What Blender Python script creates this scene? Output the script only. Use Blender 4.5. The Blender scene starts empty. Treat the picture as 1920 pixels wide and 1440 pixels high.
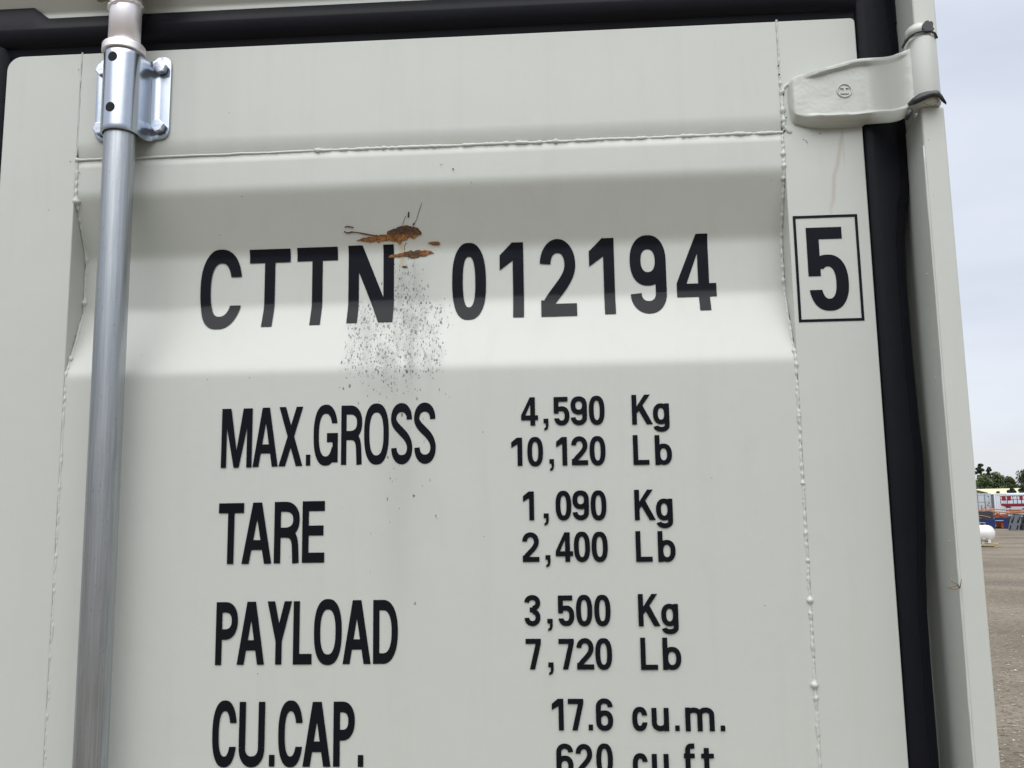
import bpy, bmesh, math, random
from mathutils import Vector, Matrix
from mathutils.geometry import delaunay_2d_cdt
random.seed(7)
scene = bpy.context.scene
C = scene.collection

# ---------------------------------------------------------------- camera
cam_d = bpy.data.cameras.new('camera')
cam = bpy.data.objects.new('camera', cam_d)
C.objects.link(cam)
cam_d.sensor_fit = 'HORIZONTAL'
cam_d.sensor_width = 36.0
cam_d.lens = 1689.1 / 1920.0 * 36.0
cam_d.clip_start = 0.02
cam_d.clip_end = 5000
RT = Vector((0.99796455, 0.06194247, -0.01516204))
UP = Vector((0.02356291, -0.13723397, 0.99025836))
FW = Vector((-0.0592583, 0.9886, 0.13841418))
mw = Matrix((RT, UP, -FW)).transposed().to_4x4()
mw.translation = Vector((0.756, -1.09, 1.65))
cam.matrix_world = mw
scene.camera = cam
scene.render.resolution_x = 1024
scene.render.resolution_y = 768

# ---------------------------------------------------------------- light: overcast day, broad soft sun high behind the left shoulder
SUN_EL = math.radians(64)
SUN_AZ = math.radians(180)      # compass direction the light comes from, 0 = +Y, clockwise
world = bpy.data.worlds.new('World')
scene.world = world
world.use_nodes = True
wn = world.node_tree.nodes
wl = world.node_tree.links
for n in list(wn):
    wn.remove(n)
out = wn.new('ShaderNodeOutputWorld')
bg = wn.new('ShaderNodeBackground')
bg.inputs['Strength'].default_value = 0.1
sky = wn.new('ShaderNodeTexSky')
sky.sky_type = 'NISHITA'
sky.sun_disc = False
sky.sun_elevation = SUN_EL
sky.sun_rotation = SUN_AZ
sky.dust_density = 2.0
bgc = wn.new('ShaderNodeBackground')
bgc.inputs['Strength'].default_value = 1.0
geo = wn.new('ShaderNodeTexCoord')
mp = wn.new('ShaderNodeMapping')
mp.inputs['Scale'].default_value = (1.3, 1.3, 5.0)
wl.new(geo.outputs['Generated'], mp.inputs['Vector'])
nz = wn.new('ShaderNodeTexNoise')
nz.inputs['Scale'].default_value = 1.5
nz.inputs['Detail'].default_value = 7
nz.inputs['Roughness'].default_value = 0.5
nz.inputs['Distortion'].default_value = 0.3
wl.new(mp.outputs['Vector'], nz.inputs['Vector'])
cr = wn.new('ShaderNodeValToRGB')
cr.color_ramp.elements[0].position = 0.34
cr.color_ramp.elements[0].color = (0.63, 0.68, 0.79, 1)
cr.color_ramp.elements[1].position = 0.68
cr.color_ramp.elements[1].color = (0.81, 0.845, 0.93, 1)
wl.new(nz.outputs['Fac'], cr.inputs['Fac'])
sep = wn.new('ShaderNodeSeparateXYZ')
wl.new(geo.outputs['Generated'], sep.inputs['Vector'])
zr = wn.new('ShaderNodeValToRGB')      # cloud layer: pale just over the horizon, brightest overhead
zr.color_ramp.elements[0].position = 0.0
zr.color_ramp.elements[0].color = (1.12, 1.07, 0.96, 1)
e = zr.color_ramp.elements.new(0.09)
e.color = (1.0, 1.0, 0.98, 1)
e = zr.color_ramp.elements.new(0.5)
e.color = (1.0, 1.0, 1.0, 1)
zr.color_ramp.elements[-1].position = 1.0
zr.color_ramp.elements[-1].color = (2.3, 2.2, 2.05, 1)
wl.new(sep.outputs['Z'], zr.inputs['Fac'])
mul = wn.new('ShaderNodeMix')
mul.data_type = 'RGBA'
mul.blend_type = 'MULTIPLY'
mul.inputs[0].default_value = 1.0
wl.new(cr.outputs['Color'], mul.inputs[6])
wl.new(zr.outputs['Color'], mul.inputs[7])
# darkening added to the low sky behind camera and left, to shade the door
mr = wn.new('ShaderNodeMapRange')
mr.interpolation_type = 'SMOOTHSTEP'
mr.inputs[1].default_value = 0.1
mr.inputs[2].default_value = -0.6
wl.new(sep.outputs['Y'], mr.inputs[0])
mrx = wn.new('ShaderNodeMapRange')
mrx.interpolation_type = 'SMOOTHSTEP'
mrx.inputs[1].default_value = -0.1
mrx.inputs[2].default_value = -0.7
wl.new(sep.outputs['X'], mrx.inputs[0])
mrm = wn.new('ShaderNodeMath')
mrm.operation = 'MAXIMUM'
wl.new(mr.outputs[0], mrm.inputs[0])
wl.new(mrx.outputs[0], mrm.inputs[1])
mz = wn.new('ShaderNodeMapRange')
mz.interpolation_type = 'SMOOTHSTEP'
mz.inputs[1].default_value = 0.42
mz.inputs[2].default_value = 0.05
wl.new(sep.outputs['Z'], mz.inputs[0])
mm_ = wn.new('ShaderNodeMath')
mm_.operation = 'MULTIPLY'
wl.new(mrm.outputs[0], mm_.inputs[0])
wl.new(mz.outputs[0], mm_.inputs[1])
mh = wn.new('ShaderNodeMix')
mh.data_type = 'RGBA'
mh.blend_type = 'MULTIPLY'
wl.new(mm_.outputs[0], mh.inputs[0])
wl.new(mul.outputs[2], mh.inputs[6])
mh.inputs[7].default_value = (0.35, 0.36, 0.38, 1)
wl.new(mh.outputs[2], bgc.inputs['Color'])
wl.new(sky.outputs['Color'], bg.inputs['Color'])
mx = wn.new('ShaderNodeMixShader')
mx.inputs['Fac'].default_value = 0.88
wl.new(bg.outputs[0], mx.inputs[1])
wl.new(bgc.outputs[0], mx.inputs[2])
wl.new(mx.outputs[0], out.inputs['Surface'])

sun_d = bpy.data.lights.new('sun', 'SUN')
sun_d.energy = 3.0
sun_d.angle = math.radians(90)
sun_d.color = (1.0, 0.975, 0.94)
sun = bpy.data.objects.new('sun', sun_d)
C.objects.link(sun)
sd = Vector((math.sin(SUN_AZ) * math.cos(SUN_EL), math.cos(SUN_AZ) * math.cos(SUN_EL), math.sin(SUN_EL)))
sun.rotation_euler = sd.to_track_quat('Z', 'Y').to_euler()
sun.location = (0, -5, 8)

scene.view_settings.view_transform = 'Standard'
scene.view_settings.look = 'None'
scene.view_settings.exposure = 0.17
scene.view_settings.gamma = 1.0

# ---------------------------------------------------------------- material helpers
def new_mat(name):
    m = bpy.data.materials.new(name)
    m.use_nodes = True
    nt = m.node_tree
    return m, nt, nt.nodes['Principled BSDF']

class NB:
    """tiny node builder"""
    def __init__(self, nt):
        self.nt = nt
        self.co = nt.nodes.new('ShaderNodeTexCoord').outputs['Object']
    def link(self, a, b):
        self.nt.links.new(a, b)
    def put(self, sock, v):
        if isinstance(v, (int, float, tuple, list)):
            sock.default_value = v
        else:
            self.link(v, sock)
    def m(self, op, a, b=0.0, c=None, clamp=False):
        n = self.nt.nodes.new('ShaderNodeMath')
        n.operation = op
        n.use_clamp = clamp
        self.put(n.inputs[0], a)
        self.put(n.inputs[1], b)
        if c is not None:
            self.put(n.inputs[2], c)
        return n.outputs[0]
    def map(self, scale=(1, 1, 1), loc=(0, 0, 0), rot=(0, 0, 0), vec=None):
        n = self.nt.nodes.new('ShaderNodeMapping')
        n.inputs['Scale'].default_value = scale
        n.inputs['Location'].default_value = loc
        n.inputs['Rotation'].default_value = rot
        self.link(vec or self.co, n.inputs['Vector'])
        return n.outputs[0]
    def noise(self, scale, detail=3, rough=0.5, vec=None, dist=0.0):
        n = self.nt.nodes.new('ShaderNodeTexNoise')
        n.inputs['Scale'].default_value = scale
        n.inputs['Detail'].default_value = detail
        n.inputs['Roughness'].default_value = rough
        n.inputs['Distortion'].default_value = dist
        self.link(vec or self.co, n.inputs['Vector'])
        return n.outputs['Fac']
    def voro(self, scale, vec=None, out='Distance'):
        n = self.nt.nodes.new('ShaderNodeTexVoronoi')
        n.inputs['Scale'].default_value = scale
        self.link(vec or self.co, n.inputs['Vector'])
        return n.outputs[out]
    def ramp(self, fac, stops):
        n = self.nt.nodes.new('ShaderNodeValToRGB')
        els = n.color_ramp.elements
        while len(els) < len(stops):
            els.new(0.5)
        for el, (p, c) in zip(els, stops):
            el.position = p
            el.color = (c, c, c, 1) if isinstance(c, (int, float)) else (*c, 1)
        self.link(fac, n.inputs['Fac'])
        return n.outputs['Color']
    def mix(self, fac, a, b):
        n = self.nt.nodes.new('ShaderNodeMix')
        n.data_type = 'RGBA'
        self.put(n.inputs[0], fac)
        for s, v in ((n.inputs[6], a), (n.inputs[7], b)):
            if isinstance(v, tuple):
                s.default_value = (*v, 1)
            else:
                self.link(v, s)
        return n.outputs[2]
    def bump(self, h, strength, dist, prev=None):
        n = self.nt.nodes.new('ShaderNodeBump')
        n.inputs['Strength'].default_value = strength
        n.inputs['Distance'].default_value = dist
        self.link(h, n.inputs['Height'])
        if prev is not None:
            self.link(prev, n.inputs['Normal'])
        return n.outputs[0]
    def xyz(self):
        n = self.nt.nodes.new('ShaderNodeSeparateXYZ')
        self.link(self.co, n.inputs[0])
        return n.outputs
    def gauss(self, v, c, s):
        d = self.m('DIVIDE', self.m('SUBTRACT', v, c), s)
        return self.m('POWER', 2.71828, self.m('MULTIPLY', self.m('MULTIPLY', d, d), -1.0))
    def step(self, v, a, b):
        n = self.nt.nodes.new('ShaderNodeMapRange')
        n.interpolation_type = 'SMOOTHSTEP'
        self.put(n.inputs[0], v)
        self.put(n.inputs[1], a)
        self.put(n.inputs[2], b)
        return n.outputs[0]

PAINT = (0.502, 0.524, 0.486)
def paint_mat(name, stains=None):
    m, nt, b = new_mat(name)
    g = NB(nt)
    big = g.noise(2.2, 4, 0.6)
    fine = g.noise(60, 4, 0.65)
    col = g.mix(g.m('MULTIPLY', big, 1.0), tuple(c * 0.965 for c in PAINT), tuple(c * 1.03 for c in PAINT))
    col = g.mix(g.m('MULTIPLY', g.step(fine, 0.5, 0.75), 0.05), col, (0.36, 0.36, 0.32))
    dust = g.noise(5, 5, 0.6, g.map((6, 6, 0.5)))
    col = g.mix(g.m('MULTIPLY', g.step(dust, 0.48, 0.72), 0.07), col, (0.30, 0.29, 0.25))
    grain = g.noise(520, 2, 0.7)
    col = g.mix(g.m('MULTIPLY', g.step(grain, 0.35, 0.65), 0.06), col, (0.40, 0.42, 0.40))
    # scattered grit stuck in the paint
    gr = g.voro(55)
    rnd = g.voro(55, out='Color')
    sx = nt.nodes.new('ShaderNodeSeparateColor')
    g.link(rnd, sx.inputs[0])
    gm = g.m('MULTIPLY', g.m('LESS_THAN', gr, 0.045), g.m('GREATER_THAN', sx.outputs[0], 0.93))
    col = g.mix(g.m('MULTIPLY', gm, 0.7), col, (0.10, 0.09, 0.08))
    if stains:
        col = stains(g, col)
    g.put(b.inputs['Base Color'], col)
    b.inputs['Roughness'].default_value = 0.36
    b.inputs['Specular IOR Level'].default_value = 0.6
    n1 = g.bump(g.noise(900, 2, 0.6), 0.22, 0.0004)
    n2 = g.bump(g.noise(8, 4, 0.55), 0.45, 0.0020, n1)
    g.link(n2, b.inputs['Normal'])
    return m

def nt_sep(g, c):
    n = g.nt.nodes.new('ShaderNodeSeparateColor')
    g.link(c, n.inputs[0])
    return n.outputs
def nt_vec_jitter(g, v):
    n = g.nt.nodes.new('ShaderNodeTexNoise')
    n.inputs['Scale'].default_value = 420
    n.inputs['Detail'].default_value = 2
    g.link(v, n.inputs['Vector'])
    s_ = g.nt.nodes.new('ShaderNodeVectorMath')
    s_.operation = 'MULTIPLY_ADD'
    g.link(n.outputs['Color'], s_.inputs[0])
    s_.inputs[1].default_value = (0.0034, 0.0, 0.0034)
    g.link(v, s_.inputs[2])
    return s_.outputs[0]
def soot(g, col):
    """black speckle thrown down the panel from the rusty scratches; grease runs under them"""
    x, y, z = g.xyz()
    wob = g.m('MULTIPLY', g.m('SUBTRACT', g.noise(14, 2), 0.5), 0.05)
    xw = g.m('ADD', x, wob)
    zz = z
    fl = g.step(g.m('ABSOLUTE', g.m('SUBTRACT', xw, 0.545)), 0.074, 0.040)
    a = g.m('MULTIPLY', fl, g.m('MULTIPLY', g.step(z, 1.812, 1.835), g.step(z, 1.935, 1.895)))
    bb = g.m('MULTIPLY', g.gauss(xw, 0.562, 0.022), g.m('MULTIPLY', g.step(z, 1.86, 1.90), g.step(z, 1.985, 1.93)))
    c = g.m('MULTIPLY', g.gauss(xw, 0.548, 0.042), g.m('MULTIPLY', g.step(z, 1.765, 1.83), g.step(z, 1.86, 1.835)))
    d = g.m('MULTIPLY', g.gauss(xw, 0.556, 0.036), g.m('MULTIPLY', g.step(z, 1.45, 1.80), g.step(z, 1.80, 1.76)))
    mask = g.m('ADD', g.m('ADD', g.m('MULTIPLY', a, 1.0), g.m('MULTIPLY', bb, 0.62)),
               g.m('ADD', g.m('MULTIPLY', c, 0.50), g.m('MULTIPLY', d, 0.08)))
    v = g.map((1.0, 0.0, 0.50), rot=(0, math.radians(12), 0))
    wv_ = nt_vec_jitter(g, v)
    clump = g.noise(30, 3, 0.6, g.map((1.4, 1, 0.6)))
    dens = g.m('MULTIPLY', mask, g.m('ADD', 0.45, g.m('MULTIPLY', clump, 1.0)))
    sp = None
    for sc, off in ((250, 0.0), (340, 3.1), (430, 5.2), (600, 7.7)):
        vv = g.map((1, 1, 1), loc=(off, 0, off * .37), vec=wv_)
        dd = g.voro(sc, vv)
        cc = nt_sep(g, g.voro(sc, vv, 'Color'))
        on = g.m('LESS_THAN', cc[0], g.m('MULTIPLY', g.m('POWER', dens, 1.4), 2.3))
        rad = g.m('ADD', 0.12, g.m('MULTIPLY', cc[1], 0.26))
        f = g.m('MULTIPLY', on, g.step(dd, rad, g.m('SUBTRACT', rad, 0.10)))
        f = g.m('MULTIPLY', f, g.m('ADD', 0.45, g.m('MULTIPLY', cc[2], 0.55)))
        sp = f if sp is None else g.m('MAXIMUM', sp, f)
    smear = g.m('MULTIPLY', mask, g.m('MULTIPLY', g.step(g.noise(70, 3, 0.6, g.map((1.0, 1, 0.14))), 0.30, 0.72), 0.36))
    up = g.m('MULTIPLY', g.gauss(x, 0.557, 0.024), g.m('MULTIPLY', g.step(z, 1.985, 1.955), g.step(z, 1.80, 1.90)))
    smear = g.m('ADD', smear, g.m('MULTIPLY', up, 0.16))
    lo = g.m('MULTIPLY', g.gauss(xw, 0.55, 0.028), g.m('MULTIPLY', g.step(z, 1.40, 1.74), g.step(z, 1.83, 1.80)))
    smear = g.m('ADD', smear, g.m('MULTIPLY', lo, 0.12))
    col = g.mix(g.m('MINIMUM', smear, 0.6), col, (0.12, 0.125, 0.125))
    col = g.mix(g.m('MULTIPLY', sp, 0.88), col, (0.025, 0.026, 0.03))
    # amber bleed under the lower scratch
    rb = g.m('MULTIPLY', g.gauss(g.m('ADD', x, g.m('MULTIPLY', g.m('SUBTRACT', g.noise(60, 2), 0.5), 0.01)), 0.5485, 0.0028),
             g.m('MULTIPLY', g.step(z, 1.962, 1.968), g.step(z, 1.999, 1.994)))
    col = g.mix(g.m('MULTIPLY', rb, 0.6), col, (0.40, 0.33, 0.14))
    # streaky brown weep under both scratches
    ws = g.noise(95, 3, 0.6, g.map((1.0, 1, 0.10)))
    wp = g.m('MULTIPLY', g.m('MULTIPLY', g.gauss(x, 0.556, 0.018), g.m('MULTIPLY', g.step(z, 1.905, 1.96), g.step(z, 1.979, 1.974))), g.step(ws, 0.45, 0.65))
    col = g.mix(g.m('MULTIPLY', wp, 0.30), col, (0.24, 0.22, 0.18))
    # halo of bleed around the main scratch
    hx = g.m('MULTIPLY', g.gauss(x, 0.545, 0.034), g.gauss(z, 1.994, 0.006))
    col = g.mix(g.m('MULTIPLY', hx, 0.30), col, (0.55, 0.53, 0.44))
    return col

def run_stain(g, col):
    """thin brown run on the stile under the hinge"""
    x, y, z = g.xyz()
    lx = g.m('ADD', 1.0873, g.m('MULTIPLY', g.m('SUBTRACT', z, 2.01), 0.20))
    lx = g.m('ADD', lx, g.m('MULTIPLY', g.m('SUBTRACT', g.noise(30, 2, 0.5, g.map((0.01, 0.01, 1))), 0.5), 0.012))
    f = g.m('MULTIPLY', g.gauss(x, lx, 0.0024), g.m('MULTIPLY', g.step(z, 1.99, 2.03), g.step(z, 2.12, 2.10)))
    col = g.mix(g.m('MULTIPLY', f, 0.34), col, (0.30, 0.19, 0.13))
    f2 = g.m('MULTIPLY', g.gauss(x, 1.107, 0.0009), g.m('MULTIPLY', g.step(z, 2.06, 2.08), g.step(z, 2.12, 2.10)))
    return g.mix(g.m('MULTIPLY', f2, 0.25), col, (0.30, 0.20, 0.14))

M = {}
M['paint'] = paint_mat('pale_grey_paint')
M['panel'] = paint_mat('pale_grey_paint_speckled', soot)
M['stile'] = paint_mat('pale_grey_paint_run', run_stain)

def simple(name, col, rough=0.5, metal=0.0, var=0.12, scale=20, bump=0.0, bscale=200, spec=0.5, bd=0.001):
    m, nt, b = new_mat(name)
    g = NB(nt)
    f = g.noise(scale, 4, 0.6)
    g.put(b.inputs['Base Color'], g.mix(f, tuple(c * (1 - var) for c in col), tuple(min(1, c * (1 + var)) for c in col)))
    b.inputs['Roughness'].default_value = rough
    b.inputs['Metallic'].default_value = metal
    b.inputs['Specular IOR Level'].default_value = spec
    if bump:
        g.link(g.bump(g.noise(bscale, 3), bump, bd), b.inputs['Normal'])
    return m

M['rubber'] = simple('black_rubber', (0.005, 0.0055, 0.009), 0.48, 0, 0.35, 12, 0.45, 34, 0.16, 0.0015)
M['scrap'] = simple('torn_rubber', (0.018, 0.018, 0.022), 0.35, 0, 0.3, 60)
M['vinyl'] = simple('black_vinyl', (0.0055, 0.0065, 0.010), 0.14, 0, 0.15, 30, 0.12, 25, 0.18, 0.001)
M['dark'] = simple('dark_hole', (0.006, 0.006, 0.007), 0.9)
M['twig'] = simple('dry_twig', (0.20, 0.11, 0.05), 0.8, 0, 0.4, 200)

def galv():
    m, nt, b = new_mat('galvanised_tube')
    g = NB(nt)
    st = g.noise(7, 5, 0.65, g.map((60, 60, 1.2)))
    sp = g.noise(260, 3, 0.7, g.map((1, 1, 0.5)))
    mot = g.noise(30, 5, 0.65, g.map((1, 1, 0.5)))
    col = g.mix(st, (0.215, 0.240, 0.262), (0.62, 0.645, 0.67))
    col = g.mix(g.m('MULTIPLY', g.step(mot, 0.45, 0.75), 0.35), col, (0.34, 0.36, 0.38))
    col = g.mix(g.m('MULTIPLY', g.step(sp, 0.62, 0.72), 0.45), col, (0.20, 0.21, 0.22))
    g.put(b.inputs['Base Color'], col)
    b.inputs['Metallic'].default_value = 0.92
    g.put(b.inputs['Roughness'], g.m('ADD', 0.25, g.m('MULTIPLY', mot, 0.20)))
    g.link(g.bump(g.noise(5, 4, 0.6, g.map((90, 90, 1.0))), 0.25, 0.0006, g.bump(sp, 0.12, 0.0003)), b.inputs['Normal'])
    return m
M['galv'] = galv()
def zinc():
    m, nt, b = new_mat('bright_zinc')
    g = NB(nt)
    n = g.noise(35, 4, 0.6, g.map((1, 1, 0.5)))
    sc = g.noise(160, 3, 0.8, g.map((1, 1, 0.2), rot=(0, 0.4, 0)))
    col = g.mix(n, (0.40, 0.46, 0.515), (0.54, 0.565, 0.635))
    col = g.mix(g.m('MULTIPLY', g.step(sc, 0.68, 0.74), 0.5), col, (0.25, 0.27, 0.30))
    g.put(b.inputs['Base Color'], col)
    b.inputs['Metallic'].default_value = 0.95
    g.put(b.inputs['Roughness'], g.m('ADD', 0.14, g.m('MULTIPLY', n, 0.16)))
    g.link(g.bump(g.noise(60, 3), 0.08, 0.0008), b.inputs['Normal'])
    return m
M['zinc'] = zinc()
M['steel'] = simple('bare_bright_steel', (0.90, 0.87, 0.89), 0.42, 0.75, 0.10, 40, 0.15, 60, 0.5, 0.0006)
def rustm():
    m, nt, b = new_mat('flaking_rust')
    g = NB(nt)
    x, y, z = g.xyz()
    n = g.noise(240, 6, 0.75)
    hi = g.m('ADD', g.step(z, 2.0015, 2.0075), g.m('MULTIPLY', g.m('LESS_THAN', z, 1.9895), g.gauss(x, 0.562, 0.013)))
    n = g.m('SUBTRACT', g.m('ADD', n, 0.085), g.m('MULTIPLY', hi, 0.16))
    n2 = g.noise(420, 4, 0.7)
    col = g.ramp(n, [(0.30, (0.030, 0.018, 0.012)), (0.47, (0.085, 0.040, 0.020)), (0.57, (0.23, 0.085, 0.018)), (0.70, (0.40, 0.17, 0.035)), (0.8, (0.16, 0.13, 0.10))])
    col = g.mix(g.m('MULTIPLY', g.step(n2, 0.5, 0.7), 0.6), col, (0.06, 0.045, 0.035))
    g.put(b.inputs['Base Color'], col)
    b.inputs['Roughness'].default_value = 0.8
    g.link(g.bump(g.noise(500, 5, 0.7), 0.9, 0.0012), b.inputs['Normal'])
    return m
M['rust'] = rustm()

# ---------------------------------------------------------------- object helpers
def finish(name, bm, mat, parent=None, smooth=False, bevel=0.0, seg=2, weld=False):
    if weld:
        bmesh.ops.remove_doubles(bm, verts=bm.verts, dist=1e-5)
    bmesh.ops.recalc_face_normals(bm, faces=bm.faces)
    me = bpy.data.meshes.new(name)
    bm.to_mesh(me)
    bm.free()
    for mt in (mat if isinstance(mat, list) else [mat]):
        me.materials.append(mt)
    if smooth:
        for p in me.polygons:
            p.use_smooth = True
    o = bpy.data.objects.new(name, me)
    C.objects.link(o)
    if bevel:
        md = o.modifiers.new('bevel', 'BEVEL')
        md.width = bevel
        md.segments = seg
        md.limit_method = 'ANGLE'
        md.angle_limit = math.radians(35)
        md.harden_normals = False
    if parent:
        o.parent = parent
        o.matrix_parent_inverse = parent_inv(parent)
    return o

def parent_inv(p):
    mm = Matrix.Identity(4)
    q = p
    chain = []
    while q:
        chain.append(q)
        q = q.parent
    for q in reversed(chain):
        mm = mm @ q.matrix_parent_inverse @ Matrix.LocRotScale(q.location, q.rotation_euler, q.scale)
    return mm.inverted()

def empty(name, loc, label, cat, group=None, rz=0):
    o = bpy.data.objects.new(name, None)
    o.empty_display_size = 0.1
    C.objects.link(o)
    o.location = loc
    o.rotation_euler = (0, 0, rz)
    tag(o, label, cat, group)
    return o

def tag(o, label=None, cat=None, group=None, kind=None):
    if label: o['label'] = label
    if cat: o['category'] = cat
    if group: o['group'] = group
    if kind: o['kind'] = kind
    return o

def box(bm, x0, x1, y0, y1, z0, z1, mat=0, mtx=None):
    vs = [Vector((x, y, z)) for x in (x0, x1) for y in (y0, y1) for z in (z0, z1)]
    if mtx is not None:
        vs = [mtx @ v for v in vs]
    v = [bm.verts.new(p) for p in vs]
    for f in ((0, 1, 3, 2), (4, 6, 7, 5), (0, 4, 5, 1), (2, 3, 7, 6), (0, 2, 6, 4), (1, 5, 7, 3)):
        fc = bm.faces.new([v[i] for i in f])
        fc.material_index = mat
    return v

def prism(bm, poly, a0, a1, axis='y', mat=0):
    """poly in the two remaining axes, extruded along axis"""
    def P(p, a):
        if axis == 'y': return (p[0], a, p[1])
        if axis == 'z': return (p[0], p[1], a)
        return (a, p[0], p[1])
    lo = [bm.verts.new(P(p, a0)) for p in poly]
    hi = [bm.verts.new(P(p, a1)) for p in poly]
    n = len(poly)
    for f in [lo[::-1], hi] + [[lo[i], lo[(i + 1) % n], hi[(i + 1) % n], hi[i]] for i in range(n)]:
        fc = bm.faces.new(f)
        fc.material_index = mat

def tube(bm, pts, rad, n=12, cap=True, mat=0):
    """round bar along pts; rad number or list"""
    rings = []
    for i, p in enumerate(pts):
        p = Vector(p)
        a = Vector(pts[max(0, i - 1)])
        b = Vector(pts[min(len(pts) - 1, i + 1)])
        t = (b - a).normalized()
        u = t.orthogonal().normalized() if i == 0 else (pu - t * pu.dot(t)).normalized()
        pu = u
        w = t.cross(u)
        r = rad[i] if isinstance(rad, (list, tuple)) else rad
        rings.append([bm.verts.new(p + (u * math.cos(k * 2 * math.pi / n) + w * math.sin(k * 2 * math.pi / n)) * r) for k in range(n)])
    for a, b in zip(rings, rings[1:]):
        for k in range(n):
            fc = bm.faces.new([a[k], a[(k + 1) % n], b[(k + 1) % n], b[k]])
            fc.material_index = mat
    if cap:
        bm.faces.new(rings[0][::-1]).material_index = mat
        bm.faces.new(rings[-1]).material_index = mat

def sheet(bm, rows):
    g = [[bm.verts.new(p) for p in r] for r in rows]
    for a, b in zip(g, g[1:]):
        for i in range(len(a) - 1):
            bm.faces.new([a[i], a[i + 1], b[i + 1], b[i]])
    return g

def nz1(x, seed=0.0):
    from mathutils import noise
    return noise.noise(Vector((x, seed * 7.31, seed * 3.7)))

def n3(x, y, z):
    from mathutils import noise
    return noise.noise(Vector((x, y, z)))

# ---------------------------------------------------------------- pressed panel profile (depth into the door for each height)
_PZ = [0.15, 0.42, 0.508, 0.58, 0.656, 1.827, 1.915, 1.987, 2.063, 2.13]
_PY = [0.0, 0.0, 0.034, 0.034, 0.0, 0.0, 0.034, 0.034, 0.0, 0.0]
def _lin(z):
    if z <= _PZ[0]: return 0.0
    for i in range(len(_PZ) - 1):
        if z <= _PZ[i + 1]:
            t = (z - _PZ[i]) / (_PZ[i + 1] - _PZ[i])
            return _PY[i] + t * (_PY[i + 1] - _PY[i])
    return 0.0
def depth(z):
    w = 0.0085
    return sum(_lin(z + w * k / 6.0) * (7 - abs(k)) for k in range(-6, 7)) / 49.0
def levels(z0, z1):
    out = [z0]
    z = math.ceil(z0 / 0.004 + 0.2) * 0.004
    while z < z1 - 1e-4:
        if abs(depth(z - 0.004) + depth(z + 0.004) - 2 * depth(z)) > 2e-6 or abs(z % 0.06) < 0.004:
            out.append(z)
        z += 0.004
    out.append(z1)
    return out

# ---------------------------------------------------------------- lettering: every glyph drawn as strokes inside its own box
def ring(cx, cy, rx, ry, tv, th, n=2.3, gap=None, seg=72, side=1):
    """superellipse band; gap=(side, y0, y1) leaves an opening cut level"""
    def pt(rx, ry, a):
        c, s = math.cos(a), math.sin(a)
        return (cx + rx * math.copysign(abs(c) ** (2 / n), c), cy + ry * math.copysign(abs(s) ** (2 / n), s))
    out = []
    for i in range(seg):
        a, b = 2 * math.pi * i / seg, 2 * math.pi * (i + 1) / seg
        q = [pt(rx, ry, a), pt(rx, ry, b), pt(rx - tv, ry - th, b), pt(rx - tv, ry - th, a)]
        if gap:
            sd, y0, y1 = gap
            mx = sum(p[0] for p in q) / 4
            if (mx - cx) * sd > 0:
                for lim, up in ((y1, True), (y0, False)):
                    c = clip(q, lim, up)
                    if len(c) >= 3: out.append(c)
                continue
        out.append(q)
    return out
def clip(poly, lim, up):
    res = []
    for i in range(len(poly)):
        a, b = poly[i], poly[(i + 1) % len(poly)]
        ia = a[1] >= lim if up else a[1] <= lim
        ib = b[1] >= lim if up else b[1] <= lim
        if ia: res.append(a)
        if ia != ib:
            t = (lim - a[1]) / (b[1] - a[1])
            res.append((a[0] + t * (b[0] - a[0]), lim))
    return res
def stroke(pts, tv, th):
    out = []
    L = []
    for i, p in enumerate(pts):
        a, b = pts[max(0, i - 1)], pts[min(len(pts) - 1, i + 1)]
        dx, dy = (b[0] - a[0]) / tv, (b[1] - a[1]) / th
        l = math.hypot(dx, dy) or 1
        nx, ny = -dy / l * tv / 2, dx / l * th / 2
        L.append(((p[0] + nx, p[1] + ny), (p[0] - nx, p[1] - ny)))
    for a, b in zip(L, L[1:]):
        out.append([a[0], a[1], b[1], b[0]])
    return out
def arcp(cx, cy, rx, ry, a0, a1, n=22, e=2.15):
    r = []
    for i in range(n + 1):
        a = math.radians(a0 + (a1 - a0) * i / n)
        c, s = math.cos(a), math.sin(a)
        r.append((cx + rx * math.copysign(abs(c) ** (2 / e), c), cy + ry * math.copysign(abs(s) ** (2 / e), s)))
    return r
def bez(p0, p1, p2, p3, n=16):
    r = []
    for i in range(1, n):
        t = i / n
        r.append(tuple((1 - t) ** 3 * a + 3 * t * (1 - t) ** 2 * b + 3 * t * t * (1 - t) * c + t ** 3 * d for a, b, c, d in zip(p0, p1, p2, p3)))
    return r
def rc(x0, y0, x1, y1):
    return [(x0, y0), (x1, y0), (x1, y1), (x0, y1)]
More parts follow.
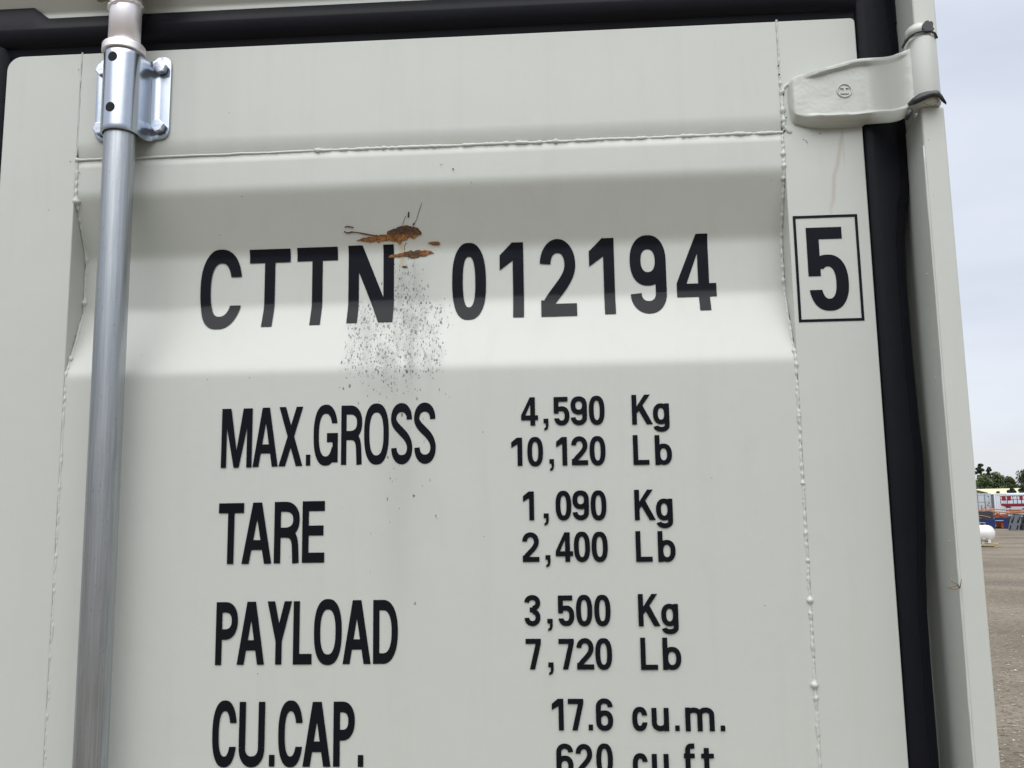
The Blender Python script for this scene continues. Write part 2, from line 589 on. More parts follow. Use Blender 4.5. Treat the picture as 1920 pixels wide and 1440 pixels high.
def glyph(ch, W, H, v, h):
    hv, hh = v / 2, h / 2
    if ch in '0O':
        return ring(W / 2, H / 2, W / 2, H / 2, v, h, 2.45)
    if ch == 'C':
        return ring(W / 2, H / 2, W / 2, H / 2, v, h, 2.4, (1, H * .305, H * .66))
    if ch == 'c':
        return ring(W / 2, H / 2, W / 2, H / 2, v, h, 2.4, (1, H * .36, H * .64))
    if ch == 'G':
        return ring(W / 2, H / 2, W / 2, H / 2, v, h, 2.4, (1, H * .30, H * .69)) + [rc(W - v, H * .05, W, H * .53), rc(W * .55, H * .53 - h, W, H * .53)]
    if ch == 'T':
        return [rc(0, H - h, W, H), rc(W / 2 - hv, 0, W / 2 + hv, H - h / 2)]
    if ch == 'L':
        return [rc(0, 0, v, H), rc(0, 0, W, h)]
    if ch == 'E':
        return [rc(0, 0, v, H), rc(0, 0, W, h), rc(0, H - h, W, H), rc(0, H * .52 - hh, W * .95, H * .52 + hh)]
    if ch == 'N':
        w = v * 1.35
        return [rc(0, 0, v, H), rc(W - v, 0, W, H), [(0, H), (w, H), (W, 0), (W - w, 0)]]
    if ch == 'M':
        w = v * 1.15
        c = W / 2
        return [rc(0, 0, v, H), rc(W - v, 0, W, H), [(0.3 * v, H), (1.75 * v, H), (c + w * .42, 0), (c - w * .42, 0)], [(W - 1.75 * v, H), (W - 0.3 * v, H), (c + w * .42, 0), (c - w * .42, 0)]]
    if ch == 'A':
        w = v * 1.12
        c = W / 2
        return [[(0, 0), (w, 0), (c + w * .40, H), (c - w * .62, H)], [(W - w, 0), (W, 0), (c + w * .62, H), (c - w * .40, H)], rc(W * .22, H * .225, W * .78, H * .225 + h * .98)]
    if ch == 'X':
        w = v * 1.25
        return [[(0, 0), (w, 0), (W, H), (W - w, H)], [(W - w, 0), (W, 0), (w, H), (0, H)]]
    if ch == 'Y':
        w = v * 1.2
        c = W / 2 - W * .02
        return [rc(c - hv, 0, c + hv, H * .46), [(0, H), (w, H), (c + hv, H * .42), (c - hv, H * .36)], [(W - w, H), (W, H), (c + hv, H * .36), (c - hv, H * .42)]]
    if ch == 'K':
        w = v * 1.2
        return [rc(0, 0, v, H), [(v * .9, H * .34), (v * .9, H * .58), (W * .9 - w, H), (W * .9, H)], [(W - w * 1.05, 0), (W, 0), (W * .52, H * .64), (W * .52 - w * .75, H * .50)]]
    if ch == 'P' or ch == 'R':
        y0 = H * .40 if ch == 'P' else H * .415
        y1 = H
        rad = (y1 - y0) / 2
        p = [(v * .5, y1 - hh), (W * .42, y1 - hh)] + arcp(W * .42, (y0 + y1) / 2, W * .58 - hv, rad - hh, 88, -88, 24, 2.3) + [(W * .42, y0 + hh), (v * .5, y0 + hh)]
        g = [rc(0, 0, v, H)] + stroke(p, v, h)
        if ch == 'R':
            a = (W * .45, y0 + hh * .4)
            leg = [(W * .45, y0 + hh * 1.0), (W * .60, y0 + hh * .9)] + bez((W * .60, y0 + hh * .9), (W - hv * 1.3, y0 + hh * .3), (W - hv * 1.35, H * .30), (W - hv * 1.25, H * .20), 12) + [(W - hv * 1.1, 0)]
            g += stroke(leg, v, h)
        return g
    if ch == 'D':
        p = [(v * .5, H - hh), (W * .40, H - hh)] + arcp(W * .40, H / 2, W * .60 - hv, H / 2 - hh, 88, -88, 30, 2.3) + [(W * .40, hh), (v * .5, hh)]
        return [rc(0, 0, v, H)] + stroke(p, v, h)
    if ch == 'U':
        p = [(hv, H), (hv, H * .30)] + arcp(W / 2, H * .30, W / 2 - hv, H * .30 - hh, 180, 360, 28, 2.2) + [(W - hv, H * .30), (W - hv, H)]
        return stroke(p, v, h)
    if ch == 'S':
        yu, yl = H * .735, H * .265
        up = arcp(W / 2 - W * .015, yu, W / 2 - hv, H - hh - yu, -2, 180, 26)
        lo = arcp(W / 2, yl, W / 2 - hv, yl - hh, 0, -180, 26)
        mid = bez(up[-1], (hv, H * .57), (W - hv, H * .50), lo[0], 18)
        return stroke(up + mid + lo, v, h)
    if ch == '1':
        return [rc(W - v, 0, W, H), [(0, H * .64), (0, H * .84), (W * .52, H), (W - hv, H), (W - hv, H * .79), (W - v, H * .77)]]
    if ch == '2':
        yu = H * .68
        up = arcp(W / 2 - W * .02, yu, W / 2 - hv, H - hh - yu, 178, 0, 26)
        mid = bez(up[-1], (W - hv, H * .47), (W * .30, H * .30), (hv * 1.1, h * .75), 18)
        return stroke(up + mid + [(hv * 1.1, h * .75)], v, h) + [rc(0, 0, W, h), rc(0, 0, v, h * 1.3)]
    if ch == '3':
        up = arcp(W / 2, H * .745, W / 2 - hv, H * .255 - hh, 176, -88, 30)
        lo = arcp(W / 2, H * .275, W / 2 - hv, H * .275 - hh, 88, -178, 34)
        return stroke(up, v, h) + stroke(lo, v, h) + [rc(W * .34, H * .52 - hh, W * .62, H * .52 + hh)]
    if ch == '4':
        xs = W * .545
        return [rc(xs, 0, xs + v, H), rc(0, H * .19, W, H * .19 + h), [(0, H * .19 + h * .6), (0, H * .19 + h * 1.05), (xs - v * .08, H), (xs + v * .9, H), (xs + hv * .3, H - h * 1.1), (v * .85, H * .19 + h * .9)]]
    if ch == '5':
        b = ring(W / 2, H * .335, W / 2, H * .335, v, h, 2.3, (-1, H * .25, H * .50))
        return [rc(0, H - h, W * .90, H), rc(0, H * .415, v, H)] + b
    if ch == '9':
        return ring(W / 2, H * .685, W / 2, H * .315, v, h, 2.3) + stroke([(W - hv, H * .68), (W - hv, H * .28)] + arcp(W / 2, H * .28, W / 2 - hv, H * .28 - hh, 0, -178, 26), v, h)
    if ch == '6':
        return [[(W - x, H - y) for x, y in q] for q in glyph('9', W, H, v, h)]
    if ch == '7':
        return [rc(0, H - h, W, H), [(W - v * 1.05, H - h * .9), (W, H - h * .9), (W * .60, 0), (W * .60 - v * 1.08, 0)]]
    if ch == '.':
        return [rc(0, 0, W, H)]
    if ch == ',':
        return [rc(0, H * .62, W, H), [(W * .45, H * .62), (W, H * .62), (W, H * .40), (W * .80, H * .12), (W * .12, 0), (W * .12, H * .2), (W * .45, H * .3)]]
    if ch == 'g':
        return ring(W * .49, H * .625, W * .49, H * .365, v, h * .95, 2.3) + [rc(W - v, H * .25, W, H * .985)] + stroke([(W - hv, H * .4), (W - hv, H * .22)] + arcp(W / 2, H * .22, W / 2 - hv, H * .22 - hh, 0, -172, 22), v, h)
    if ch == 'b':
        return [rc(0, 0, v, H)] + ring(W * .51, H * .355, W * .49, H * .355, v, h * .95, 2.3)
    if ch == 'u':
        return [rc(W - v, 0, W, H)] + stroke([(hv, H), (hv, H * .36)] + arcp(W / 2, H * .36, W / 2 - hv, H * .36 - hh, 180, 352, 24), v, h)
    if ch == 'm':
        c = W / 2
        s = [rc(0, 0, v, H)]
        for x0, x1 in ((0, c + hv), (c - hv, W)):
            r = (x1 - x0) / 2
            s += stroke(arcp((x0 + x1) / 2, H * .68, r - hv, H * .32 - hh, 172, 0, 18) + [(x1 - hv, H * .66), (x1 - hv, 0)], v, h)
        return s
    if ch == 'f':
        x = W * .36
        return stroke([(x, 0), (x, H * .78)] + arcp(x + W * .30, H * .78, W * .30, H * .22 - hh, 180, 92, 12) + [(W, H - hh)], v, h) + [rc(0, H * .56, W, H * .56 + h * .9)]
    if ch == 't':
        x = W * .42
        return stroke([(x, H), (x, H * .24)] + arcp(x + W * .26, H * .24, W * .26, H * .24 - hh, 180, 268, 12) + [(W * .98, hh)], v, h) + [rc(0, H * .64, W, H * .64 + h * .9)]
    if ch == '[':
        t = 0.0033
        return [rc(0, 0, W, t), rc(0, H - t, W, H), rc(0, 0, t, H), rc(W - t, 0, W, H)]
    return []

def lettering(items, v, h, parent, label, drape=False):
    words = [[items[0]]]
    for a, b in zip(items, items[1:]):
        if b[1] - a[2] > .022:
            words.append([])
        words[-1].append(b)
    if len(words) > 1:
        for w in words:
            lettering(w, v, h, parent, label, drape)
        return
    label = {'[': label}.get(items[0][0], label.split(' of ')[0] + ' ' + ''.join(i[0] for i in items))
    bm = bmesh.new()
    for ch, x0, x1, z0, z1 in items:
        polys = glyph(ch, x1 - x0, z1 - z0, v, h)
        vs, fs = [], []
        for p in polys:
            # drop repeated corners
            q = []
            for a in p:
                if not q or abs(a[0] - q[-1][0]) + abs(a[1] - q[-1][1]) > 1e-7:
                    q.append(a)
            if len(q) > 2 and abs(q[0][0] - q[-1][0]) + abs(q[0][1] - q[-1][1]) < 1e-7:
                q.pop()
            if len(q) < 3:
                continue
            ar = sum(q[i][0] * q[(i + 1) % len(q)][1] - q[(i + 1) % len(q)][0] * q[i][1] for i in range(len(q)))
            if abs(ar) < 1e-10:
                continue
            if ar < 0:
                q = q[::-1]
            fs.append(list(range(len(vs), len(vs) + len(q))))
            vs += [Vector((a[0] * 100, a[1] * 100)) for a in q]
        rv, re, rf, ov, oe, of = delaunay_2d_cdt(vs, [], fs, 0, 1e-4)
        bv = [bm.verts.new((x0 + p[0] / 100, -0.0006, z0 + p[1] / 100)) for p in rv]
        for f, o in zip(rf, of):
            if o:
                bm.faces.new([bv[i] for i in f])
    bmesh.ops.delete(bm, geom=[v_ for v_ in bm.verts if not v_.link_faces], context='VERTS')
    if drape:
        z = 1.86
        while z < 2.02:
            bmesh.ops.bisect_plane(bm, geom=bm.verts[:] + bm.edges[:] + bm.faces[:], plane_co=(0, 0, z), plane_no=(0, 0, 1), dist=1e-6)
            z += 0.004
        for q in bm.verts:
            q.co.y = depth(q.co.z) - 0.0006
    for f in bm.faces:
        f.normal_update()
    o = finish('lettering', bm, M['vinyl'], parent, smooth=drape)
    # keep every face looking out of the door
    me = o.data
    flip = [p for p in me.polygons if p.normal.y > 0]
    if len(flip) > len(me.polygons) / 2:
        me.flip_normals()
    o['label'] = label
    return o

TEXT = {
'num': [('C', 0.2821, 0.3378, 1.8863, 1.9939), ('T', 0.3473, 0.4016, 1.8878, 1.9925), ('T', 0.4105, 0.4642, 1.8882, 1.9929), ('N', 0.4783, 0.5379, 1.8893, 1.9935), ('0', 0.6135, 0.6572, 1.8896, 1.9922), ('1', 0.6751, 0.7057, 1.8913, 1.9909), ('2', 0.7276, 0.7729, 1.8911, 1.9933), ('1', 0.7897, 0.8216, 1.8921, 1.9925), ('9', 0.8413, 0.8868, 1.8912, 1.9943), ('4', 0.8995, 0.949, 1.8936, 1.994)],
'5': [('5', 1.0547, 1.1022, 1.883, 1.9874), ('[', 1.0399, 1.1177, 1.8697, 2.0029)],
'MAX.GROSS': [('M', 0.3295, 0.3681, 1.7067, 1.7798), ('A', 0.3694, 0.4009, 1.7072, 1.7802), ('X', 0.4018, 0.4317, 1.7073, 1.7805), ('.', 0.436, 0.4415, 1.7076, 1.721), ('G', 0.4452, 0.4755, 1.7072, 1.7823), ('R', 0.4796, 0.5057, 1.7076, 1.7806), ('O', 0.5081, 0.5387, 1.7073, 1.7824), ('S', 0.5417, 0.5677, 1.7071, 1.7822), ('S', 0.5702, 0.5965, 1.7072, 1.7822)],
'TARE': [('T', 0.3289, 0.3603, 1.5902, 1.6634), ('A', 0.3586, 0.3955, 1.5901, 1.6637), ('R', 0.3984, 0.4296, 1.5903, 1.6641), ('E', 0.433, 0.4605, 1.5906, 1.6643)],
'PAYLOAD': [('P', 0.3295, 0.3562, 1.4716, 1.5451), ('A', 0.3559, 0.3893, 1.4718, 1.5453), ('Y', 0.3922, 0.4221, 1.4719, 1.5455), ('L', 0.4241, 0.4468, 1.4718, 1.5454), ('O', 0.4493, 0.4829, 1.471, 1.5476), ('A', 0.4842, 0.518, 1.4719, 1.546), ('D', 0.5207, 0.5505, 1.472, 1.546)],
'CU.CAP.': [('C', 0.3288, 0.3583, 1.355, 1.4309), ('U', 0.361, 0.392, 1.3551, 1.4292), ('.', 0.3977, 0.4044, 1.356, 1.3692), ('C', 0.4083, 0.4377, 1.3552, 1.4307), ('A', 0.4378, 0.4712, 1.3558, 1.429), ('P', 0.4742, 0.4996, 1.3558, 1.4292), ('.', 0.5035, 0.51, 1.3557, 1.369)],
'4,590 Kg': [('4', 0.7012, 0.7218, 1.7511, 1.7857), (',', 0.7283, 0.7343, 1.7445, 1.7591), ('5', 0.741, 0.7599, 1.7506, 1.7853), ('9', 0.7615, 0.7812, 1.7505, 1.7855), ('0', 0.7835, 0.8024, 1.7504, 1.7858), ('K', 0.8352, 0.86, 1.7497, 1.7858), ('g', 0.8604, 0.8799, 1.7405, 1.7751)],
'10,120 Lb': [('1', 0.6886, 0.7019, 1.7026, 1.7367), ('0', 0.708, 0.727, 1.7017, 1.7372), (',', 0.7344, 0.74, 1.6956, 1.71), ('1', 0.743, 0.756, 1.7021, 1.7364), ('2', 0.7615, 0.781, 1.7022, 1.7369), ('0', 0.7831, 0.8021, 1.7015, 1.7368), ('L', 0.8352, 0.8542, 1.7012, 1.737), ('b', 0.8612, 0.8812, 1.7007, 1.7365)],
'1,090 Kg': [('1', 0.7017, 0.7149, 1.6374, 1.6717), (',', 0.7262, 0.7323, 1.6308, 1.6453), ('0', 0.7407, 0.7595, 1.6367, 1.6719), ('9', 0.761, 0.7805, 1.6367, 1.6719), ('0', 0.7826, 0.8013, 1.6362, 1.6717), ('K', 0.8346, 0.8593, 1.6357, 1.6716), ('g', 0.8599, 0.8795, 1.626, 1.661)],
'2,400 Lb': [('2', 0.7004, 0.7202, 1.5885, 1.6232), (',', 0.7274, 0.7333, 1.5818, 1.5962), ('4', 0.7397, 0.7603, 1.5881, 1.6227), ('0', 0.7614, 0.7805, 1.5877, 1.6232), ('0', 0.7824, 0.8015, 1.5875, 1.6229), ('L', 0.8345, 0.8539, 1.5871, 1.6229), ('b', 0.8605, 0.8809, 1.5867, 1.6226)],
'3,500 Kg': [('3', 0.7012, 0.7201, 1.5142, 1.55), (',', 0.7281, 0.7344, 1.5081, 1.5224), ('5', 0.741, 0.7599, 1.514, 1.5491), ('0', 0.7621, 0.7812, 1.5136, 1.5497), ('0', 0.7835, 0.8025, 1.5134, 1.5495), ('K', 0.8349, 0.8602, 1.513, 1.5499), ('g', 0.8614, 0.8812, 1.5038, 1.5388)],
'7,720 Lb': [('7', 0.702, 0.72, 1.4648, 1.4997), (',', 0.7282, 0.7344, 1.4581, 1.4727), ('7', 0.7406, 0.7586, 1.4646, 1.4994), ('2', 0.7619, 0.7818, 1.4644, 1.5), ('0', 0.7834, 0.8028, 1.464, 1.4999), ('L', 0.8359, 0.8556, 1.4637, 1.5001), ('b', 0.8614, 0.8826, 1.4636, 1.5)],
'17.6 cu.m.': [('1', 0.7312, 0.7448, 1.3964, 1.4317), ('7', 0.7499, 0.7679, 1.3964, 1.4316), ('.', 0.7734, 0.7785, 1.3964, 1.4029), ('6', 0.7822, 0.8018, 1.3959, 1.432), ('c', 0.8238, 0.8413, 1.3956, 1.4225), ('u', 0.8461, 0.8658, 1.3955, 1.4213), ('.', 0.8726, 0.8777, 1.3956, 1.4018), ('m', 0.8845, 0.9176, 1.3953, 1.4216), ('.', 0.9242, 0.9294, 1.3953, 1.4017)],
'620 cu.ft.': [('6', 0.7353, 0.7548, 1.346, 1.3819), ('2', 0.7579, 0.777, 1.3463, 1.3815), ('0', 0.7812, 0.8002, 1.3461, 1.382), ('c', 0.8227, 0.8401, 1.3447, 1.3713), ('u', 0.8446, 0.8638, 1.3448, 1.3705), ('.', 0.8706, 0.8757, 1.3451, 1.3512), ('f', 0.8811, 0.8935, 1.3452, 1.382), ('t', 0.9007, 0.9151, 1.3452, 1.3771), ('.', 0.9223, 0.9274, 1.3452, 1.3513)] ,
}

# ---------------------------------------------------------------- the container
GRID = []
box_root = empty('shipping_container', (0, 1.8, 0), 'pale grey steel storage container whose closed door fills the view', 'shipping container')

def weld_bead(path, r0, seed, parent, jag=0.5, step=0.0016, blobs=(), press=0.45):
    """path: list of points; painted weld bead, lumpy"""
    pts, rad = [], []
    s = 0.0
    for a, b in zip(path, path[1:]):
        a, b = Vector(a), Vector(b)
        L = (b - a).length
        n = max(1, int(L / step))
        for i in range(n):
            p = a.lerp(b, i / n)
            ss = s + L * i / n
            w = nz1(ss * 45, seed) * 0.0007 * jag + nz1(ss * 300, seed + 1) * 0.0007 * jag
            r = r0 * (1 + jag * (0.55 * nz1(ss * 190, seed + 2) + 0.45 * nz1(ss * 60, seed + 3)))
            for bp_, br in blobs:
                r += br * math.exp(-((ss - bp_) / (br * 1.6)) ** 2)
            side = Vector((1, 0, 0)) if abs((b - a).z) > abs((b - a).x) else Vector((0, 0, 1))
            pts.append(p + side * w + Vector((0, press * r0, 0)))
            rad.append(max(0.0004, r))
        s += L
    pts.append(Vector(path[-1]) + Vector((0, press * r0, 0)))
    rad.append(r0)
    bm = bmesh.new()
    tube(bm, pts, rad, 10)
    return finish('weld_seam', bm, M['paint'], parent, smooth=True)

def sst(v, a, b):
    t = min(1, max(0, (v - a) / (b - a)))
    return t * t * (3 - 2 * t)
def arc2(cx, cy, r, a0, a1, n=6):
    return [(cx + r * math.cos(math.radians(a0 + (a1 - a0) * i / n)), cy + r * math.sin(math.radians(a0 + (a1 - a0) * i / n))) for i in range(n + 1)]

def door_leaf(mirror):
    """right leaf of the photograph; mirror=True gives the left one"""
    sx = -1 if mirror else 1
    fx = lambda pts: [(sx * a, b) for a, b in pts]
    st = M['paint'] if mirror else M['stile']
    bm = bmesh.new()
    XL, XA, XB, XR = 0.0215, 0.1240, 1.0345, 1.1318
    ZT, ZS, ZB = 2.2602, 2.1132, 0.15
    left = [(XL, ZB), (XA - .0004, ZB), (XA - .0004, ZT)] + [(XL + .016 + .016 * math.cos(math.radians(a)), ZT - .012 + .012 * math.sin(math.radians(a))) for a in (90, 110, 130, 150, 165, 180)][0:0] + arc2(XL + .020, ZT - .020, .020, 90, 180, 8)
    right = [(XB + .0004, ZB), (XR - .006, ZB), (XR, ZB + .006), (XR, ZT - .007)] + arc2(XR - .006, ZT - .006, .006, 0, 90, 5) + [(XB + .0004, ZT)]
    prism(bm, fx(left), 0, 0.046)
    prism(bm, fx(right), 0, 0.046)
    xa, xb = sorted((sx * (XA + .0004), sx * (XB - .0004)))
    prism(bm, [(.0003 + .0038 * (1 - k / 20) ** 2, ZS + .024 * k / 20) for k in range(21)] + [(.0003, ZT), (.046, ZT), (.046, ZS)], xa, xb, 'x')
    prism(bm, fx([(XA + .0004, ZB), (XB - .0004, ZB), (XB - .0004, ZB + .10), (XA + .0004, ZB + .10)]), 0.0006, 0.046)
    door = finish('door', bm, st, box_root, bevel=0.0014, seg=2)
    # pressed panel
    zs = levels(ZB + .1005, ZS)
    xs = [XA + .0003, .3, .5, .7, .9, XB - .0003]
    bm = bmesh.new()
    sheet(bm, [[(sx * x, depth(z) + .0006 + .0007 * math.sin(x * 5 + z * 3) * math.sin(x * 9), z) for x in ([XA + .0003, XA + .0015, XA + .0035] + [XA + .0003 + (XB - XA - .0006) * k / 12 for k in range(1, 12)] + [XB - .0035, XB - .0015, XB - .0003])] for z in zs])
    pn = finish('corrugated_panel', bm, M['paint'] if mirror else M['panel'], door, smooth=True)
    for p in pn.data.polygons:
        if (p.normal.y > 0): pass
    so = pn.modifiers.new('solid', 'SOLIDIFY')
    so.thickness = 0.0016
    so.offset = -1 if pn.data.polygons[0].normal.y < 0 else 1
    # gasket
    bm = bmesh.new()
    LX = [(2.3297, 0)]
    top_prof = [(2.252, .012), (2.2588, .0065), (2.2655, .0055), (2.2722, .0035), (2.2735, -.0015), (2.283, -.0062), (2.2925, -.0085), (2.2945, -.0086), (2.304, -.0045), (2.3126, -.0005), (2.3126, .006)]
    xs = [-.002 + .0305 * k for k in range(0, 40)]
    rows = []
    for x in xs:
        lift = 0.017 if x < .0541 else (0.017 * max(0, 1 - (x - .0541) / .0217))
        wv = 0.0006 * nz1(x * 9, 3)
        fl = sst(x, 1.118, 1.140)
        rows.append([(sx * x, (y + wv * (z > 2.27)) * (1 - fl) + fl * .0030, z + (lift if z > 2.30 else 0) + wv) for z, y in top_prof])
    # extra sections so that the step is crisp
    for x in (.0541, .0758):
        lift = 0.017 if x == .0541 else 0
        rows.append([(sx * x, y, z + (lift if z > 2.30 else 0)) for z, y in top_prof])
    rows.sort(key=lambda r: abs(r[0][0]))
    sheet(bm, rows)
    # hinge side with its wavy outer lip
    wave = [(2.34, 1.1815), (2.28, 1.1828), (2.215, 1.1853), (2.115, 1.1857), (2.033, 1.1841), (2.007, 1.1784), (1.961, 1.1737), (1.891, 1.1726), (1.84, 1.1728), (1.765, 1.1740), (1.702, 1.1759), (1.625, 1.1724), (1.555, 1.1682), (1.522, 1.1668), (1.463, 1.1664), (1.356, 1.1668), (1.2, 1.169), (.9, 1.175), (.6, 1.170), (.3, 1.174), (.14, 1.172)]
    def lip(z):
        for (z0, a), (z1, b) in zip(wave, wave[1:]):
            if z >= z1:
                t = (z0 - z) / (z0 - z1)
                t = t * t * (3 - 2 * t)
                return a + (b - a) * t
        return wave[-1][1]
    rows = []
    z = 2.338
    while z > .14:
        w = lip(z)
        rows.append([(sx * 1.1260, .012, z), (sx * 1.1316, .0070, z), (sx * 1.1335, .0018, z), (sx * 1.1355, -.0010, z), (sx * 1.145, -.0022, z), (sx * (w - .0165), -.0024, z), (sx * (w - .0125), -.0020, z), (sx * (w - .0110), .0012, z), (sx * (w - .002), .0022, z), (sx * (w + .0002), .005, z), (sx * (w - .004), .026, z)])
        z -= .0125
    sheet(bm, rows)
    # meeting edge
    rows = []
    z = 2.30
    off = .0035 if mirror else 0
    while z > .14:
        rows.append([(sx * .0290, .012, z), (sx * .0205, .0062, z), (sx * .0165, -.0006, z), (sx * .006, -.0035, z), (sx * -.003, -.0030 + off, z), (sx * -.0115, .001 + off, z), (sx * -.012, .012 + off, z)])
        z -= .03
    sheet(bm, rows)
    # foot
    sheet(bm, [[(sx * x, .01, .152), (sx * x, -.004, .143), (sx * x, -.003, .12), (sx * x, .01, .118)] for x in (0, .3, .6, .9, 1.18)])
    gk = finish('gasket', bm, M['rubber'], door, smooth=True)
    md = gk.modifiers.new('edge', 'EDGE_SPLIT')
    md.split_angle = math.radians(50)
    # welds round the panel
    zz = [ZS - .004 * k for k in range(0, 462)]
    dl = lambda z: depth(z) + .0005
    weld_bead([(sx * (XA + .0012), dl(z), z) for z in zz], .0019, 1 + mirror * 9, door, 1.1, .0014, [(.0, .0015), (.057, .0032), (.134, .002), (.192, .0022), (.275, .0022)])
    weld_bead([(sx * (XB - .0010), dl(z), z) for z in zz], .0020, 4 + mirror * 9, door, 1.1, .0012, [(.030, .0016), (.045, .0015), (.06, .0014), (.083, .0014), (.105, .001), (.13, .0012), (.155, .0015), (.172, .001), (.19, .0014), (.29, .0018), (.37, .001), (.45, .0010), (.54, .0014), (.585, .0024), (.60, .0010), (.68, .0027), (.695, .0016), (.80, .0016), (.90, .0012)])
    n = 46
    hp = [(sx * (XA + (XB - XA) * k / n), .0000, ZS - .0012 + .0006 * nz1(k * .7, 5)) for k in range(n + 1)]
    weld_bead(hp[:17], .0018, 11, door, .35, .0018, [(0, .002)])
    weld_bead(hp[16:], .0023, 13, door, .8, .0013, [(.005, .0018), (.09, .0012), (.31, .0015), (.47, .0012)])
    # short tacks on the stile to rail joints
    weld_bead([(sx * XB, .0002, 2.262 - .006 * k) for k in range(25)], .0012, 21, door, 1.2, .0016, [(.085, .0012), (.12, .001)])
    weld_bead([(sx * XA, .0006, 2.262 - .006 * k) for k in range(25)], .0008, 22, door, 1.2, .0018, [(.04, .0008)])
    return door

door_r = door_leaf(False)
door_r['label'] = 'closed right door leaf with the container number and weight table'
door_l = door_leaf(True)

lettering(TEXT['num'], .0138, .0175, door_r, 'large black characters', True)
lettering([TEXT['5'][0]], .0148, .0148, door_r, 'large black check digit')
lettering([TEXT['5'][1]], .003, .003, door_r, 'thin black rectangle framing the digit 5')
for k, (v, h) in (('MAX.GROSS', (.0066, .0112)), ('TARE', (.0080, .0120)), ('PAYLOAD', (.0076, .0122)), ('CU.CAP.', (.0078, .0122))):
    lettering(TEXT[k], v, h, door_r, 'tall condensed black word')
for k in ('4,590 Kg', '10,120 Lb', '1,090 Kg', '2,400 Lb', '3,500 Kg', '7,720 Lb', '17.6 cu.m.', '620 cu.ft.'):
    lettering(TEXT[k], .0058, .0058, door_r, 'small black lettering')

# ---------------------------------------------------------------- rust scars on the panel
def blotch(name, poly, mat, parent, thick=.0006, jag=.0011, seed=0):
    pts = []
    for i in range(len(poly)):
        a, b = Vector(poly[i]), Vector(poly[(i + 1) % len(poly)])
        n = max(2, int((b - a).length / .0012))
        for k in range(n):
            p = a.lerp(b, k / n)
            d = (b - a).normalized()
            w = nz1((i + k / n) * 2.3, seed) * jag + nz1((i + k / n) * 9.7, seed + 4) * jag * .9
            pts.append((p.x - d.y * w, p.y + d.x * w))
    q = [Vector((p[0] * 100, p[1] * 100)) for p in pts]
    rv, re, rf, *_ = delaunay_2d_cdt(q, [], [list(range(len(q)))], 1, 1e-5)
    bm = bmesh.new()
    vs = [bm.verts.new((p[0] / 100, 0, p[1] / 100)) for p in rv]
    for f in rf:
        bm.faces.new([vs[i] for i in f])
    for v in bm.verts:
        v.co.y = depth(v.co.z) - .0009 - abs(nz1(v.co.x * 400, v.co.z * 90)) * .0006
    bmesh.ops.recalc_face_normals(bm, faces=bm.faces)
    e = bmesh.ops.extrude_face_region(bm, geom=bm.faces[:])
    for v in [g for g in e['geom'] if isinstance(g, bmesh.types.BMVert)]:
        v.co.y += thick + .0008
    return finish(name, bm, mat, parent)
RA = [(0.49, 1.9996), (0.4968, 2.0017), (0.5045, 2.0027), (0.515, 2.0032), (0.5208, 2.0048), (0.5293, 2.0049), (0.5325, 2.0091), (0.5402, 2.0114), (0.5451, 2.0137), (0.5546, 2.0145), (0.5648, 2.0136), (0.5712, 2.0113), (0.5751, 2.0069), (0.574, 2.0036), (0.5677, 2.0016), (0.5652, 1.9992), (0.5592, 2.001), (0.5552, 1.9982), (0.5475, 1.9967), (0.5462, 1.9928), (0.5436, 1.9956), (0.5353, 1.9977), (0.5269, 1.9986), (0.5216, 1.9975), (0.5185, 1.996), (0.5154, 1.9975), (0.5078, 1.9971), (0.4984, 1.9978)]
RB = [(0.5297, 1.9773), (0.5354, 1.981), (0.5505, 1.9825), (0.5562, 1.985), (0.5637, 1.9844), (0.5732, 1.9846), (0.5845, 1.9842), (0.5897, 1.9812), (0.5807, 1.9781), (0.5732, 1.9764), (0.5637, 1.9743), (0.5581, 1.9759), (0.5524, 1.978), (0.5448, 1.9778), (0.5354, 1.9762)]
RC = [(0.5827, 1.994), (0.5889, 1.9951), (0.5964, 1.9948), (0.5989, 1.9926), (0.5961, 1.9906), (0.5886, 1.9912)]
blotch('rust_patch', RA, M['rust'], door_r, seed=2)
blotch('rust_patch', RB, M['rust'], door_r, seed=5)
blotch('rust_patch', RC, M['rust'], door_r, jag=.0003, seed=8)
def wire(name, pts, r, mat, parent, off=.0004):
    bm = bmesh.new()
    tube(bm, [(x, depth(z) - off, z) for x, z in pts], [r * (1 + .5 * nz1(i * 1.7, r * 900)) for i in range(len(pts))], 6)
    return finish(name, bm, mat, parent, smooth=True)
wire('scratch', [(0.4745, 2.0108), (0.4767, 2.0091), (0.4814, 2.0089), (0.4843, 2.0097), (0.4918, 2.0089), (0.5011, 2.007), (0.5104, 2.0051), (0.5179, 2.0044)], .0008, M['rust'], door_r)
wire('scratch', [(0.476, 2.0152), (0.4765, 2.016), (0.4793, 2.0164), (0.483, 2.0158), (0.4872, 2.0148)], .0007, M['rust'], door_r)
wire('scratch', [(0.5781, 2.0405), (.574, 2.032), (.570, 2.022), (0.566, 2.0161)], .00025, M['scrap'], door_r, 0)
wire('scratch', [(0.556, 2.026), (.553, 2.020), (.551, 2.014)], .0002, M['scrap'], door_r, 0)
wire('scratch', [(0.5545, 1.995), (.5515, 1.991), (.552, 1.986)], .0004, M['scrap'], door_r, 0)
blotch('chip', [(.5586, 2.025), (.5600, 2.0305), (.5612, 2.0305), (.5606, 2.026), (.5595, 2.0238)], M['scrap'], door_r, jag=.0003, seed=11)
blotch('chip', [(.5640, 2.0148), (.5655, 2.0172), (.5672, 2.0172), (.5668, 2.0160)], M['rust'], door_r, jag=.0003, seed=12)
